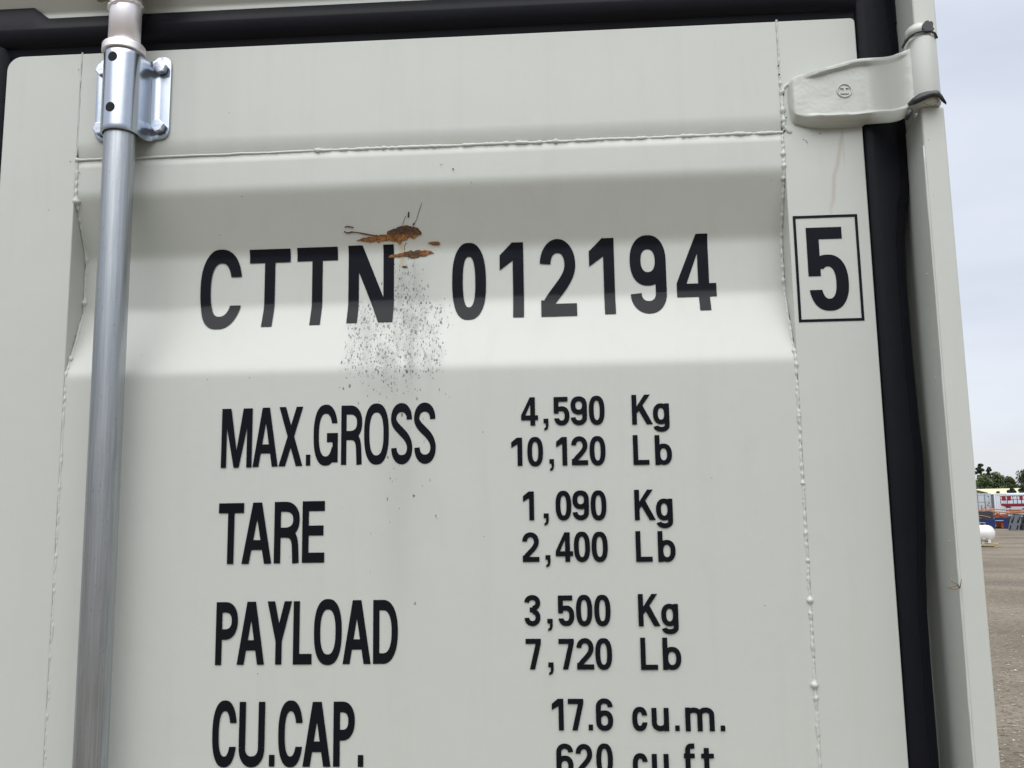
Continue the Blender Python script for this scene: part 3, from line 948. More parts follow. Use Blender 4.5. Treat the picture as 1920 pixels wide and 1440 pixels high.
blotch('chip', [(.5480, 1.9640), (.5505, 1.9650), (.5540, 1.9645), (.5560, 1.9636), (.5535, 1.9628), (.5500, 1.9630)], M['scrap'], door_r, jag=.0002, seed=13)
# grit and small rust spots stuck along the hinge side weld and the top
bm = bmesh.new()
for (x, z, r) in ((1.0335, 2.2000, .0011), (1.0338, 2.1880, .0012), (1.0345, 2.176, .0006), (1.0352, 2.168, .0009), (1.0375, 2.1615, .0014), (1.0370, 2.1375, .0013), (1.0395, 2.1310, .0008), (1.0360, 2.1130, .0014), (1.0380, 2.1175, .0010), (.6200, 2.0800, .0011), (.6040, 2.0865, .0006), (.6065, 2.0868, .0005), (.6430, 2.0620, .0006), (1.059, 2.1015, .0006), (1.062, 2.0995, .0006), (1.063, 2.0970, .0006), (1.0795, 2.108, .0007), (1.071, 2.106, .0004), (.1815, 2.1215, .0006), (.1165, 2.110, .0006), (.130, 2.094, .0007), (.128, 2.08, .0005), (.121, 2.2375, .0006), (.1625, 2.262, .0)):
    if r == 0: continue
    mt = Matrix.Translation((x, depth(z) - .0009, z)) @ Matrix.Diagonal((r, r * .8, r * 1.1, 1))
    bmesh.ops.create_icosphere(bm, subdivisions=1, radius=1, matrix=mt)
gr = finish('rust_speck', bm, M['rust'], door_r)
gr['kind'] = 'stuff'

# ---------------------------------------------------------------- hinge: cast blade, knuckle, rubber washers
def blade_outline():
    top = [(1.0366, 2.166), (1.0418, 2.1722), (1.0528, 2.1763), (1.0661, 2.1776), (1.0808, 2.1815), (1.0979, 2.1859), (1.1186, 2.1911), (1.1342, 2.1915), (1.1533, 2.1917), (1.1654, 2.1940), (1.1753, 2.1990), (1.1841, 2.2045), (1.19, 2.2055)]
    bot = [(1.0366, 2.120), (1.042, 2.1142), (1.0585, 2.110), (1.0823, 2.1077), (1.0944, 2.108), (1.1134, 2.1080), (1.1302, 2.1095), (1.16, 2.1107), (1.1700, 2.1125), (1.1757, 2.1155), (1.1858, 2.1240), (1.19, 2.1275)]
    def f(tab, x):
        if x <= tab[0][0]: return tab[0][1]
        for (a, b), (c, d) in zip(tab, tab[1:]):
            if x <= c:
                return b + (d - b) * (x - a) / (c - a)
        return tab[-1][1]
    sm = lambda tab, x: sum(f(tab, min(max(x + d * .0015, tab[0][0]), tab[-1][0])) for d in range(-3, 4)) / 7
    return (lambda x: sm(top, x)), (lambda x: sm(bot, x))
def hinge(sx, dz, flip=False):
    T, B = blade_outline()
    bm = bmesh.new()
    rows = []
    X0, X1 = 1.0366, 1.190
    N, V = 110, 64
    for i in range(N + 1):
        x = X0 + (X1 - X0) * i / N
        zt, zb = T(x), B(x)
        # near the left end the plate is rounded at its corners
        e = (x - X0) / .010
        if e < 1:
            k = math.sqrt(max(0, 1 - (1 - e) ** 2))
            mid, hh = (zt + zb) / 2, (zt - zb) / 2
            hh2 = hh - .010 * (1 - k)
            zt, zb = mid + hh2, mid - hh2
        base = -.0125 * sst(x, X0 - .004, X0 + .007) - .004 * sst(x, 1.045, 1.075)
        base -= .060 * sst(x, 1.128, 1.186)
        ridge = .0058 * sst(x, 1.054, 1.074) * (1 - sst(x, 1.166, 1.184))
        row = [(x, (.004 if x < 1.128 else base + .012), zt - .0005)]
        for j in range(V + 1):
            v = j / V
            z = zt + (zb - zt) * v
            dt, db = zt - z, z - zb
            rt = ridge * (sst(dt, 0, .0025) * (1 - sst(dt, .0085, .0108)))
            rb = ridge * 1.05 * (sst(db, 0, .003) * (1 - sst(db, .0085, .0125)))
            edge = .0095 * (math.sqrt(max(0, 1 - min(1, dt / .0042) ** 1)) ** 2 + math.sqrt(max(0, 1 - min(1, db / .0075))) ** 2)
            nn = .0004 * n3(x * 60, z * 60, 31) + .00018 * n3(x * 230, z * 230, 37)
            row.append((x, base - rt - rb + edge + nn, z))
        row.append((x, (.004 if x < 1.128 else base + .012), zb + .0005))
        rows.append(row)
    # the outline was taken on a plane 30 mm in front of the door: carry it out to where the blade really is
    def ev(p, yb_):
        k = (1.09 + yb_) / 1.06
        return (sx * (.756 + (p[0] - .756) * k), p[1], 1.65 + (p[2] - 1.65) * k + dz)
    rows = [[ev(p, r[V // 2][1]) for p in r] for r in rows]
    g = sheet(bm, rows)
    # back and ends closed
    bm.faces.new(g[0])
    bm.faces.new(g[-1][::-1])
    # knuckle barrel with a fillet toward the blade
    kc = (1.1815, -.0675)
    segs = 40
    prof = [(2.1065, .0150), (2.1075, .0168), (2.111, .0175), (2.150, .0176), (2.184, .0175), (2.1875, .0168), (2.1888, .0150)]
    rings = []
    for z, r in prof:
        rings.append([bm.verts.new((sx * (kc[0] + r * math.cos(2 * math.pi * k / segs)), kc[1] + r * math.sin(2 * math.pi * k / segs), z + dz + .006 * (1 if z > 2.15 else 0) * 0)) for k in range(segs)])
    for a, b in zip(rings, rings[1:]):
        for k in range(segs):
            bm.faces.new([a[k], a[(k + 1) % segs], b[(k + 1) % segs], b[k]])
    bm.faces.new(rings[0][::-1])
    bm.faces.new(rings[-1])
    # cast mark: ring with a sideways H
    cx, cz, r = 1.1075, 2.1555, .0084
    yb = -.0172
    def Tor(bm, R, r_):
        rr = []
        for i in range(40):
            a = 2 * math.pi * i / 40
            rr.append([bm.verts.new((sx * (cx + (R + r_ * math.cos(b)) * math.cos(a)), yb - r_ * .9 * math.sin(b), cz + dz + (R + r_ * math.cos(b)) * math.sin(a))) for b in [2 * math.pi * k / 8 for k in range(8)]])
        for i in range(40):
            for k in range(8):
                bm.faces.new([rr[i][k], rr[i][(k + 1) % 8], rr[(i + 1) % 40][(k + 1) % 8], rr[(i + 1) % 40][k]])
    Tor(bm, r, .0011)
    for (x0, x1, z0, z1) in ((cx - .0050, cx + .0050, cz + .0026, cz + .0044), (cx - .0050, cx + .0050, cz - .0044, cz - .0026), (cx - .0011, cx + .0011, cz - .0026, cz + .0026)):
        box(bm, *sorted((sx * x0, sx * x1)), yb - .0010, yb + .002, z0 + dz, z1 + dz)
    o = finish('hinge', bm, M['paint'], door_r if sx > 0 else door_l, smooth=True)
    md = o.modifiers.new('edge', 'EDGE_SPLIT')
    md.split_angle = math.radians(55)
    return o
for sx in (1, -1):
    for dz in (0, -.95, -1.84):
        hinge(sx, dz)
# weld fillet round the upper hinge's left end
fil = [(1.0445, .0012, 2.1112), (1.0415, -.0005, 2.1125), (1.0365, -.0005, 2.120), (1.0355, -.0005, 2.14), (1.0358, -.0005, 2.165), (1.041, -.0005, 2.1735), (1.052, -.0005, 2.178), (1.066, -.0005, 2.1795)]
weld_bead(fil, .0026, 51, door_r, .9, .0014, [(.020, .0012), (.07, .001)])

# torn rubber at the pin
def scrap(pts, w, parent, name='rubber_washer', seed=0):
    bm = bmesh.new()
    rows = []
    for i, p in enumerate(pts):
        p = Vector(p)
        ww = w[i] if isinstance(w, list) else w
        rows.append([p + Vector((0, .003, ww * .5)), p + Vector((0, -.001, ww * .15)), p + Vector((0, .0, -ww * .5))])
    sheet(bm, rows)
    o = finish(name, bm, M['scrap'], parent, smooth=True)
    s = o.modifiers.new('solid', 'SOLIDIFY')
    s.thickness = .0012
    return o
# black seam curving over the top of the knuckle
scrap([(1.1590, -.072, 2.1795), (1.1612, -.078, 2.1840), (1.1650, -.083, 2.1880), (1.1710, -.0855, 2.1905), (1.1790, -.0865, 2.1915), (1.1870, -.0860, 2.1915), (1.1935, -.083, 2.1900), (1.1975, -.079, 2.1860)], [.0035, .0042, .0040, .0030, .0022, .0022, .0030, .0015], door_r)
blb = bmesh.new()
prism(blb, [(1.1800, 2.1940), (1.1795, 2.1985), (1.1808, 2.1990), (1.1806, 2.2025), (1.1835, 2.2055), (1.1868, 2.2062), (1.1872, 2.2045), (1.1905, 2.2050), (1.1920, 2.2020), (1.1912, 2.1975), (1.1928, 2.1950), (1.1905, 2.1925), (1.1850, 2.1930)], -.084, -.078)
finish('rubber_washer', blb, M['scrap'], door_r, bevel=.0006)
scrap([(1.1590, -.076, 2.1075), (1.1630, -.083, 2.1085), (1.1690, -.0875, 2.1105), (1.1760, -.0895, 2.1125), (1.1830, -.0895, 2.1140), (1.1895, -.088, 2.1145), (1.1935, -.086, 2.1105), (1.1985, -.084, 2.1035)], [.004, .009, .0110, .0100, .0085, .0095, .0110, .003], door_r)
blb = bmesh.new()
tube(blb, [(1.1610, -.076, 2.101), (1.1605, -.077, 2.098), (1.1580, -.076, 2.094), (1.1560, -.075, 2.090)], [.0028, .0030, .0034, .0022], 10)
finish('rubber_washer', blb, M['scrap'], door_r, smooth=True)
blb = bmesh.new()
tube(blb, [(1.172, -.087, 2.104), (1.176, -.0885, 2.100), (1.181, -.0885, 2.0985), (1.186, -.087, 2.101), (1.189, -.086, 2.106)], .0003, 6)
finish('rubber_washer', blb, M['scrap'], door_r, smooth=True)

# ---------------------------------------------------------------- frame, posts, header, shell
def post(sx):
    bm = bmesh.new()
    def seg(z0, z1, xf, yf, xo):
        prism(bm, [(sx * p[0], p[1]) for p in ((1.1757 if xf is None else xf, yf), (xo, yf), (xo, .11), (1.150, .11), (1.150, .060), (1.188, .060), (1.188, .030))], z0, z1, 'z')
    seg(.12, 2.1070, None, -.070, 1.2022)
    seg(2.1073, 2.1930, 1.1835, -.030, 1.1990)
    seg(2.1933, 2.43, None, -.070, 1.2022)
    p = finish('corner_post', bm, M['paint'], box_root, bevel=.0028, seg=3)
    return p
pr = post(1)
post(-1)
bm = bmesh.new()
# lug on the post above the knuckle
tube(bm, [(1.1800, -.066, 2.1935), (1.1800, -.066, 2.1990), (1.1812, -.060, 2.2030), (1.183, -.050, 2.206)], [.0150, .0140, .0095, .004], 28)
finish('hinge_lug', bm, M['paint'], pr, smooth=True)
bm = bmesh.new()
tube(bm, [(1.1757 + .0003 * nz1(k * .3, 61), -.0685, 2.06 - k * .02) for k in range(90)], [.0010 * (1 + 1.2 * max(0, nz1(k * .7, 62))) for k in range(90)], 8)
finish('weld_seam', bm, M['paint'], pr, smooth=True)
bm = bmesh.new()
for k in range(26):
    z = 2.10 - k * .031 + random.uniform(-.01, .01)
    y = random.uniform(-.058, -.01)
    bmesh.ops.create_icosphere(bm, subdivisions=1, radius=random.uniform(.0004, .0009), matrix=Matrix.Translation((1.1757 + (y + .07) * .123, y, z)))
ws = finish('weld_spatter', bm, M['paint'], pr, smooth=True)
ws['kind'] = 'stuff'

bm = bmesh.new()
prism(bm, [(.0048, 2.281), (.10, 2.281), (.10, 2.43), (-.020, 2.43), (-.020, 2.352), (.0048, 2.322)], -1.1495, 1.1495, 'x')
for s in (-1, 1):
    box(bm, *sorted((s * 1.1500, s * 1.1880)), .0015, .06, 2.30, 2.428)
finish('header_beam', bm, M['paint'], box_root, bevel=.002)
bm = bmesh.new()
prism(bm, [(-.03, .02), (.10, .02), (.10, .135), (.0, .135), (-.03, .115)], -1.1495, 1.1495, 'x')
finish('door_sill', bm, M['paint'], box_root, bevel=.002)
def corr_wall(x, y0, y1, z0, z1, sx):
    bm = bmesh.new()
    rows = []
    y = y0
    k = 0
    while y < y1:
        for dy, d in ((0, 0), (.072, 0), (.14, .034), (.21, .034)):
            if y + dy < y1:
                rows.append([(x - sx * d, y + dy, z0), (x - sx * d, y + dy, z1)])
        y += .278
    rows.append([(x, y1, z0), (x, y1, z1)])
    sheet(bm, rows)
    o = finish('side_wall', bm, M['paint'], box_root)
    s = o.modifiers.new('solid', 'SOLIDIFY')
    s.thickness = .002
    bm = bmesh.new()
    box(bm, *sorted((x + sx * .003, x - sx * .06)), y0 - .0, y1, .03, z0 + .02)
    finish('side_rail', bm, M['paint'], box_root, bevel=.003)
    bm = bmesh.new()
    box(bm, *sorted((x + sx * .003, x - sx * .06)), y0 - .0, y1, z1 - .02, 2.43)
    finish('side_rail', bm, M['paint'], box_root, bevel=.003)
for s in (1, -1):
    corr_wall(s * 1.197, .112, 3.60, .14, 2.37, s)
bm = bmesh.new()
box(bm, -1.19, 1.19, .0, 3.60, 2.4305, 2.437)
finish('roof', bm, M['paint'], box_root)
bm = bmesh.new()
box(bm, -1.13, 1.13, .102, 3.59, .10, .13)
finish('floor_panel', bm, M['dark'], box_root)
bm = bmesh.new()
box(bm, -1.19, 1.19, 3.602, 3.66, .0, 2.43)
finish('rear_wall', bm, M['paint'], box_root, bevel=.003)
for sx in (1, -1):
    for y in (-.07, 3.50):
        for z in (0.0, 2.4372):
            bm = bmesh.new()
            hh = .118 if z == 0 else .118
            box(bm, *sorted((sx * 1.04, sx * 1.2035)), y, y + .178, z, z + hh)
            for a in (.03,):
                prism(bm, [(sx * (1.125 + .035 * math.cos(t * math.pi / 6)), z + .06 + .022 * math.sin(t * math.pi / 6)) for t in range(12)], y - .0015, y + .001)
            finish('corner_casting', bm, M['paint'], box_root, bevel=.004)

# ---------------------------------------------------------------- locking bar
RX, RY, RR = .1992, -.034, .0189
bar_root = bmesh.new()
tube(bar_root, [(RX, RY, .05), (RX, RY, .6), (RX + .0002, RY, 1.2), (RX - .0002, RY, 1.8), (RX, RY, 2.236)], RR, 64)
bar = finish('locking_bar', bar_root, M['galv'], box_root, smooth=True)
md = bar.modifiers.new('edge', 'EDGE_SPLIT'); md.split_angle = math.radians(50)
bar['label'] = 'vertical galvanised locking bar on the right door leaf'
bm = bmesh.new()
tube(bm, [(RX, RY, 2.2362), (RX, RY, 2.302), (RX, RY, 2.345)], .0196, 48)
finish('cam_end', bm, M['steel'], bar, smooth=True)
bm = bmesh.new()
pts, rad = [], []
rings = []
for k in range(60):
    a = 2 * math.pi * k / 60
    rings.append((RX + .0200 * math.cos(a), RY + .0200 * math.sin(a), 2.3005 + .0022 * nz1(k * .8, 3) + .003 * math.cos(a)))
rings.append(rings[0])
tube(bm, rings, [.0024 * (1 + .5 * nz1(k * .9, 5)) for k in range(61)], 8, cap=False)
finish('weld_bead', bm, M['steel'], bar, smooth=True)
def collar(z0, z1):
    bm = bmesh.new()
    n = 48
    prof = [(.0194, z0), (.0255, z0), (.0263, z0 + .0012), (.0263, z1 - .0015), (.0252, z1), (.0194, z1)]
    rg = [[bm.verts.new((RX + r * math.cos(2 * math.pi * k / n), RY + r * math.sin(2 * math.pi * k / n), z)) for k in range(n)] for r, z in prof]
    for a, b in zip(rg, rg[1:]):
        for k in range(n):
            bm.faces.new([a[k], a[(k + 1) % n], b[(k + 1) % n], b[k]])
    return finish('collar', bm, M['steel'], bar, bevel=.0004)
collar(2.2368, 2.2478)
def bracket(z0, z1, zf0, zf1):
    """stamped bearing bracket: sleeve round the bar, curved shoulders, two flanges"""
    r = .0233
    prof = []
    XLf, XRf = .1482, .2484
    for x in (XLf, XLf + .004, XLf + .008, XLf + .012, XLf + .016, .1685): prof.append((x, -.0035))
    prof += [(.1715, -.0050), (.1740, -.0095), (.1757, -.018), (RX - r, -.028)]
    for a in range(180, 361, 9):
        prof.append((RX + r * math.cos(math.radians(a)), RY + r * math.sin(math.radians(a))))
    prof += [(RX + r, -.028), (.2228, -.019), (.2242, -.0115), (.2268, -.0065), (.2305, -.0042), (.2335, -.0035), (XRf - .012, -.0035), (XRf - .008, -.0035), (XRf - .004, -.0035), (XRf - .0015, -.0035), (XRf, -.0035)]
    bm = bmesh.new()
    rows = []
    for (x, y) in prof:
        e = min(x - XLf, XRf - x)
        k = 1 if e >= .012 else math.sqrt(max(0, 1 - (1 - e / .012) ** 2))
        inset = .012 * (1 - k)
        # flanges are a little longer than the sleeve
        w = sst(abs(x - RX), .0226, .034)
        top = z1 + (zf1 - z1) * w - inset
        bot = z0 + (zf0 - z0) * w + inset
        rows.append([(x, y, top + (bot - top) * j / 16) for j in range(17)])
    sheet(bm, rows)
    o = finish('bearing_bracket', bm, M['zinc'], bar, smooth=True)
    s = o.modifiers.new('solid', 'SOLIDIFY')
    s.thickness = .0028
    s.offset = 1 if o.data.polygons[40].normal.y > 0 else -1
    b = o.modifiers.new('bevel', 'BEVEL')
    b.width = .0006
    b.segments = 2
    b.limit_method = 'ANGLE'
    b.angle_limit = math.radians(50)
    for zc in (z1 - .0135, z0 + .0275):
        bm = bmesh.new()
        n = 24
        ctr = (RX - .0025, RY - r - .0001, zc)
        # dark grease hole, follows the curved sleeve
        vs = []
        for rr in (.0, .0036, .0062):
            ring_ = []
            for k in range(n if rr else 1):
                a = 2 * math.pi * k / n
                x = ctr[0] + rr * math.cos(a)
                yy = RY - math.sqrt(r * r - (x - RX) ** 2) - .0005
                ring_.append(bm.verts.new((x, yy, zc + rr * math.sin(a))))
            vs.append(ring_)
        for k in range(n):
            bm.faces.new([vs[0][0], vs[1][k], vs[1][(k + 1) % n]])
            bm.faces.new([vs[1][k], vs[2][k], vs[2][(k + 1) % n], vs[1][(k + 1) % n]])
        finish('grease_hole', bm, M['dark'], bar, smooth=True)
    for bx_, tilt in ((.2365, .25), (.1590, .1)):
        for bz in (zf1 - .0185, zf0 + .0150):
            bm = bmesh.new()
            n = 6
            hexa = [(bx_ + .0092 * math.cos(tilt + k * math.pi / 3), bz + .0092 * math.sin(tilt + k * math.pi / 3)) for k in range(6)]
            prism(bm, hexa, -.0128, -.0052)
            b_ = finish('bolt', bm, M['zinc'], bar, bevel=.0009, seg=2)
            bm = bmesh.new()
            cyl = [(bx_ + .0070 * math.cos(k * math.pi / 12), bz + .0070 * math.sin(k * math.pi / 12)) for k in range(24)]
            prism(bm, cyl, -.0134, -.0125)
            for q in range(3):
                box(bm, bx_ - .003 + q * .0022, bx_ - .0018 + q * .0022, -.0137, -.0133, bz - .0015 + .001 * (q % 2), bz + .0008 + .001 * (q % 2))
            finish('bolt', bm, M['zinc'], bar, bevel=.0002)
    bm = bmesh.new()
    n = 40
    zz_ = z0 + .0035
    a_ = [bm.verts.new((RX + .0189 * math.cos(2 * math.pi * k / n), RY + .0189 * math.sin(2 * math.pi * k / n), zz_)) for k in range(n)]
    b_ = [bm.verts.new((RX + .0212 * math.cos(2 * math.pi * k / n), RY + .0212 * math.sin(2 * math.pi * k / n), zz_)) for k in range(n)]
    for k in range(n):
        bm.faces.new([a_[k], a_[(k + 1) % n], b_[(k + 1) % n], b_[k]])
    finish('gap_shade_ring', bm, M['scrap'], bar)  # flat dark ring standing in for the shade between sleeve and bar
    return o
bracket(2.1285, 2.2365, 2.1345, 2.2490)
bracket(1.10, 1.20, 1.095, 1.207)
# keeper above, only its stained lower edge is in view
M['stain'] = simple('stained_casting', (0.33, 0.30, 0.21), 0.7, 0, 0.75, 130, 0.8, 260, 0.4, 0.002)
for s in (-1, 1):
    bm = bmesh.new()
    out_ = [(RX + s * .0215, 2.3195), (RX + s * .028, 2.3170), (RX + s * .034, 2.3185), (RX + s * .041, 2.3160), (RX + s * .046, 2.3205), (RX + s * .050, 2.324), (RX + s * .050, 2.40), (RX + s * .0215, 2.40)]
    prism(bm, out_, -.052, -.0225)
    finish('cam_keeper', bm, M['stain'], bar, bevel=.003)
# locking bar of the other leaf
def copy_tree(o, parent=None, dx=0):
    c = o.copy()
    C.objects.link(c)
    if parent:
        c.parent = parent
    for ch in [q for q in o.children]:
        copy_tree(ch, c)
    return c

# dry twig caught on the post
bm = bmesh.new()
for pts in ([(1.1735, -.0700, 1.5615), (1.1690, -.0740, 1.5620), (1.1640, -.0750, 1.5605), (1.1590, -.0740, 1.5610)],
            [(1.1745, -.0705, 1.5600), (1.1700, -.0770, 1.5640), (1.1650, -.0780, 1.5660), (1.1615, -.0770, 1.5700)],
            [(1.1750, -.0700, 1.5590), (1.1740, -.0760, 1.5650), (1.1755, -.0750, 1.5690)],
            [(1.1745, -.0705, 1.5600), (1.1690, -.0760, 1.5585), (1.1610, -.0750, 1.5595)]):
    tube(bm, pts, [.0005, .00045, .0004, .0002], 6)
tag(finish('dry_twig', bm, M['twig'], None, smooth=True), 'tiny orange brown twig caught on the edge of the corner post', 'twig')

# ---------------------------------------------------------------- the yard beyond: local frame, d metres away along the view past the post, s metres to its right
AZ = 0.43322512
_f = Vector((math.sin(AZ), math.cos(AZ), 0))
_r = Vector((math.cos(AZ), -math.sin(AZ), 0))
_o = Vector((0.756, -1.09, 0))
def Y(d, s, z=0.0):
    return _o + _f * d + _r * s + Vector((0, 0, z))
def YM(d, s, z=0.0, turn=0.0):
    """matrix: local x = to the right, local y = away"""
    m = Matrix((_r, _f, Vector((0, 0, 1)))).transposed().to_4x4()
    m.translation = Y(d, s, z)
    return m @ Matrix.Rotation(turn, 4, 'Z')

def ground_mat():
    m, nt, b = new_mat('sandy_gravel')
    g = NB(nt)
    big = g.noise(0.35, 5, 0.6)
    dark_bands = g.noise(0.22, 4, 0.55, g.map((1.0, 2.0, 1), rot=(0, 0, AZ)))
    fine = g.noise(22, 6, 0.75)
    gr = g.noise(75, 4, 0.7)
    col = g.mix(g.step(big, 0.35, 0.65), (0.150, 0.128, 0.098), (0.225, 0.194, 0.150))
    col = g.mix(g.m('MULTIPLY', g.step(dark_bands, 0.52, 0.64), 0.45), col, (0.095, 0.080, 0.066))  # stretched noise, darker bands across the ground
    col = g.mix(g.m('MULTIPLY', g.step(fine, 0.52, 0.70), 0.55), col, (0.070, 0.060, 0.050))
    col = g.mix(g.m('MULTIPLY', g.step(g.noise(14, 6, 0.85), 0.48, 0.60), 0.75), col, (0.065, 0.056, 0.047))
    col = g.mix(g.m('MULTIPLY', g.step(gr, 0.60, 0.70), 0.6), col, (0.30, 0.27, 0.23))
    g.put(b.inputs['Base Color'], col)
    b.inputs['Roughness'].default_value = 0.95
    b.inputs['Specular IOR Level'].default_value = 0.15
    g.link(g.bump(g.noise(30, 6, 0.75), 0.8, 0.02), b.inputs['Normal'])
    return m
M['ground'] = ground_mat()
bm = bmesh.new()
R_ = [0, 3, 6, 10, 16, 25, 40, 70, 120, 200, 400, 900, 2500]
prev = None
for r in R_:
    if r == 0:
        prev = [bm.verts.new(_o + Vector((0, 0, 0)))]
        continue
    cur = []
    for k in range(64):
        a = 2 * math.pi * k / 64
        h = 0.0 if r < 8 or r > 100 else 0.02 * nz1(r * .3 + math.cos(a) * 3, math.sin(a) * 2)
        cur.append(bm.verts.new(_o + Vector((r * math.cos(a), r * math.sin(a), h))))
    for k in range(64):
        if len(prev) == 1:
            bm.faces.new([prev[0], cur[k], cur[(k + 1) % 64]])
        else:
            bm.faces.new([prev[k], cur[k], cur[(k + 1) % 64], prev[(k + 1) % 64]])
    prev = cur
tag(finish('ground', bm, M['ground'], None, smooth=True), kind='structure', label='bare sandy gravel yard')

# loose stones
rs = random.Random(3)
def stones_mat():
    m, nt, b = new_mat('loose_stone')
    g = NB(nt)
    v = g.noise(9, 2, 0.5)
    g.put(b.inputs['Base Color'], g.ramp(v, [(0.35, (0.10, 0.085, 0.07)), (0.5, (0.25, 0.215, 0.175)), (0.62, (0.30, 0.27, 0.225)), (0.7, (0.40, 0.38, 0.34))]))
    b.inputs['Roughness'].default_value = 0.9
    return m
M['stone'] = stones_mat()
bm = bmesh.new()
for i in range(17000):
    d = 4.0 + 22 * rs.random() ** 1.8
    s = rs.uniform(-1.0 - d * .03, 1.2 + d * .10)
    r = rs.uniform(.0035, .0125) * (1.6 if rs.random() < .06 else 1)
    p = Y(d, s, r * .2)
    m4 = Matrix.Translation(p) @ Matrix.Rotation(rs.uniform(0, 6.28), 4, 'Z') @ Matrix.Diagonal((r * rs.uniform(.8, 1.5), r * rs.uniform(.7, 1.1), r * rs.uniform(.45, .8), 1))
    vs = [bm.verts.new(m4 @ Vector(q)) for q in ((1, 0, 0), (.2, 1, .1), (-1, .2, 0), (-.1, -1, .1), (.1, .1, 1), (.5, .6, -.6))]
    for f in ((0, 1, 4), (1, 2, 4), (2, 3, 4), (3, 0, 4)):
        bm.faces.new([vs[q] for q in f])
    bm.verts.remove(vs[5])
tag(finish('gravel', bm, M['stone']), kind='stuff', label='loose pebbles scattered over the yard')

# ---- vegetation
def leaf_mat(name, a, b_):
    m, nt, b = new_mat(name)
    g = NB(nt)
    g.put(b.inputs['Base Color'], g.mix(g.step(g.noise(0.9, 4, 0.65), 0.35, 0.65), a, b_))
    b.inputs['Roughness'].default_value = 0.65
    b.inputs['Specular IOR Level'].default_value = 0.25
    return m
M['leaf_dark'] = leaf_mat('dark_foliage', (0.028, 0.042, 0.024), (0.065, 0.085, 0.042))
M['leaf_mid'] = leaf_mat('green_foliage', (0.050, 0.078, 0.034), (0.115, 0.150, 0.062))
M['bark'] = simple('bark', (0.11, 0.085, 0.06), 0.9)
def leaves(bm, c, r, n, rnd, size):
    for i in range(n):
        while True:
            q = Vector((rnd.uniform(-1, 1), rnd.uniform(-1, 1), rnd.uniform(-1, 1)))
            if .25 < q.length < 1: break
        p = c + Vector((q.x * r[0], q.y * r[1], q.z * r[2]))
        u = Vector((rnd.gauss(0, 1), rnd.gauss(0, 1), rnd.gauss(0, 1))).normalized()
        w = u.orthogonal().normalized()
        v = u.cross(w)
        s = size * rnd.uniform(.5, 1.2)
        bm.faces.new([bm.verts.new(p + w * s), bm.verts.new(p + v * s * .6), bm.verts.new(p - w * s), bm.verts.new(p - v * s * .7)])
def tree(d, s, h, w, label, mat, seed, openness=.5, group='trees beyond the yard', base=.25, size=.16, name='broadleaf_tree'):
    rnd = random.Random(seed)
    root = empty(name, Y(d, s), label, 'tree', group)
    bm = bmesh.new()
    c = Y(d, s)
    tr = [(c.x, c.y, -.05), (c.x + .05 * w, c.y, h * .3), (c.x - .04 * w, c.y, h * .6), (c.x, c.y, h * .88)]
    tube(bm, tr, [.035 * h * .6, .028 * h * .6, .018 * h * .6, .006 * h], 8)
    clumps = []
    nc = 26
    for i in range(nc):
        t = i / (nc - 1)
        z = h * (base + (0.95 - base) * t)
        rr = w * (math.sin(math.pi * min(1, (t * .78 + .16))) ** .7)
        a = i * 2.4 + rnd.uniform(-.4, .4)
        rad = rr * rnd.uniform(.25, .95) * (1 - openness * .15)
        p = Vector((c.x + rad * math.cos(a), c.y + rad * math.sin(a), z + rnd.uniform(-.04, .04) * h))
        clumps.append(p)
        zz = z - h * .12
        tube(bm, [(c.x, c.y, max(.3, zz)), tuple(c.lerp(p, .5).xy) + ((zz + p.z) / 2,), tuple(p)], [.010 * h, .006 * h, .003 * h], 5)
    finish('trunk', bm, M['bark'], root, smooth=True)
    bm = bmesh.new()
    for p in clumps:
        r = w * rnd.uniform(.26, .44) * (1.15 - openness * .5)
        leaves(bm, p, (r, r, r * .72), 210, rnd, size)
    p = Vector((c.x, c.y, h - w * .25))
    leaves(bm, p, (w * .3, w * .3, w * .25), 160, rnd, size)
    finish('crown', bm, mat, root)
tree(190, -3.15, 8.9, 1.35, 'tall dark open tree rising highest beside the container post', M['leaf_dark'], 1, .9, base=.42)
tree(191, -1.75, 8.25, 1.05, 'slim dark tree just right of the tallest tree', M['leaf_dark'], 2, .9, base=.42)
tree(187, -2.6, 6.6, 2.2, 'rounded green tree under the two tall dark trees', M['leaf_mid'], 3, .1, base=.1)
tree(188, -.35, 6.8, 2.2, 'bushy green tree in the middle of the tree line', M['leaf_mid'], 4, .1, base=.1)
tree(187, 1.55, 6.1, 1.7, 'lower green tree in the dip of the tree line', M['leaf_mid'], 5, .3, base=.1)
tree(185, 4.1, 7.1, 2.6, 'broad dark tree at the right edge of the view', M['leaf_dark'], 6, .1, base=.1)
tree(112, 1.02, 3.15, .75, 'thin young tree in front of the cream roof', M['leaf_dark'], 7, 1.0, 'small trees in front of the warehouse', .5, .09, 'young_tree')
tree(111, 2.0, 3.35, .62, 'dense little tree in front of the cream roof at the frame edge', M['leaf_dark'], 8, .2, 'small trees in front of the warehouse', .3, .09, 'young_tree')
tree(112, -.35, 2.86, .45, 'lowest little tree, barely showing over the white containers', M['leaf_dark'], 9, .2, 'small trees in front of the warehouse', .3, .09, 'young_tree')
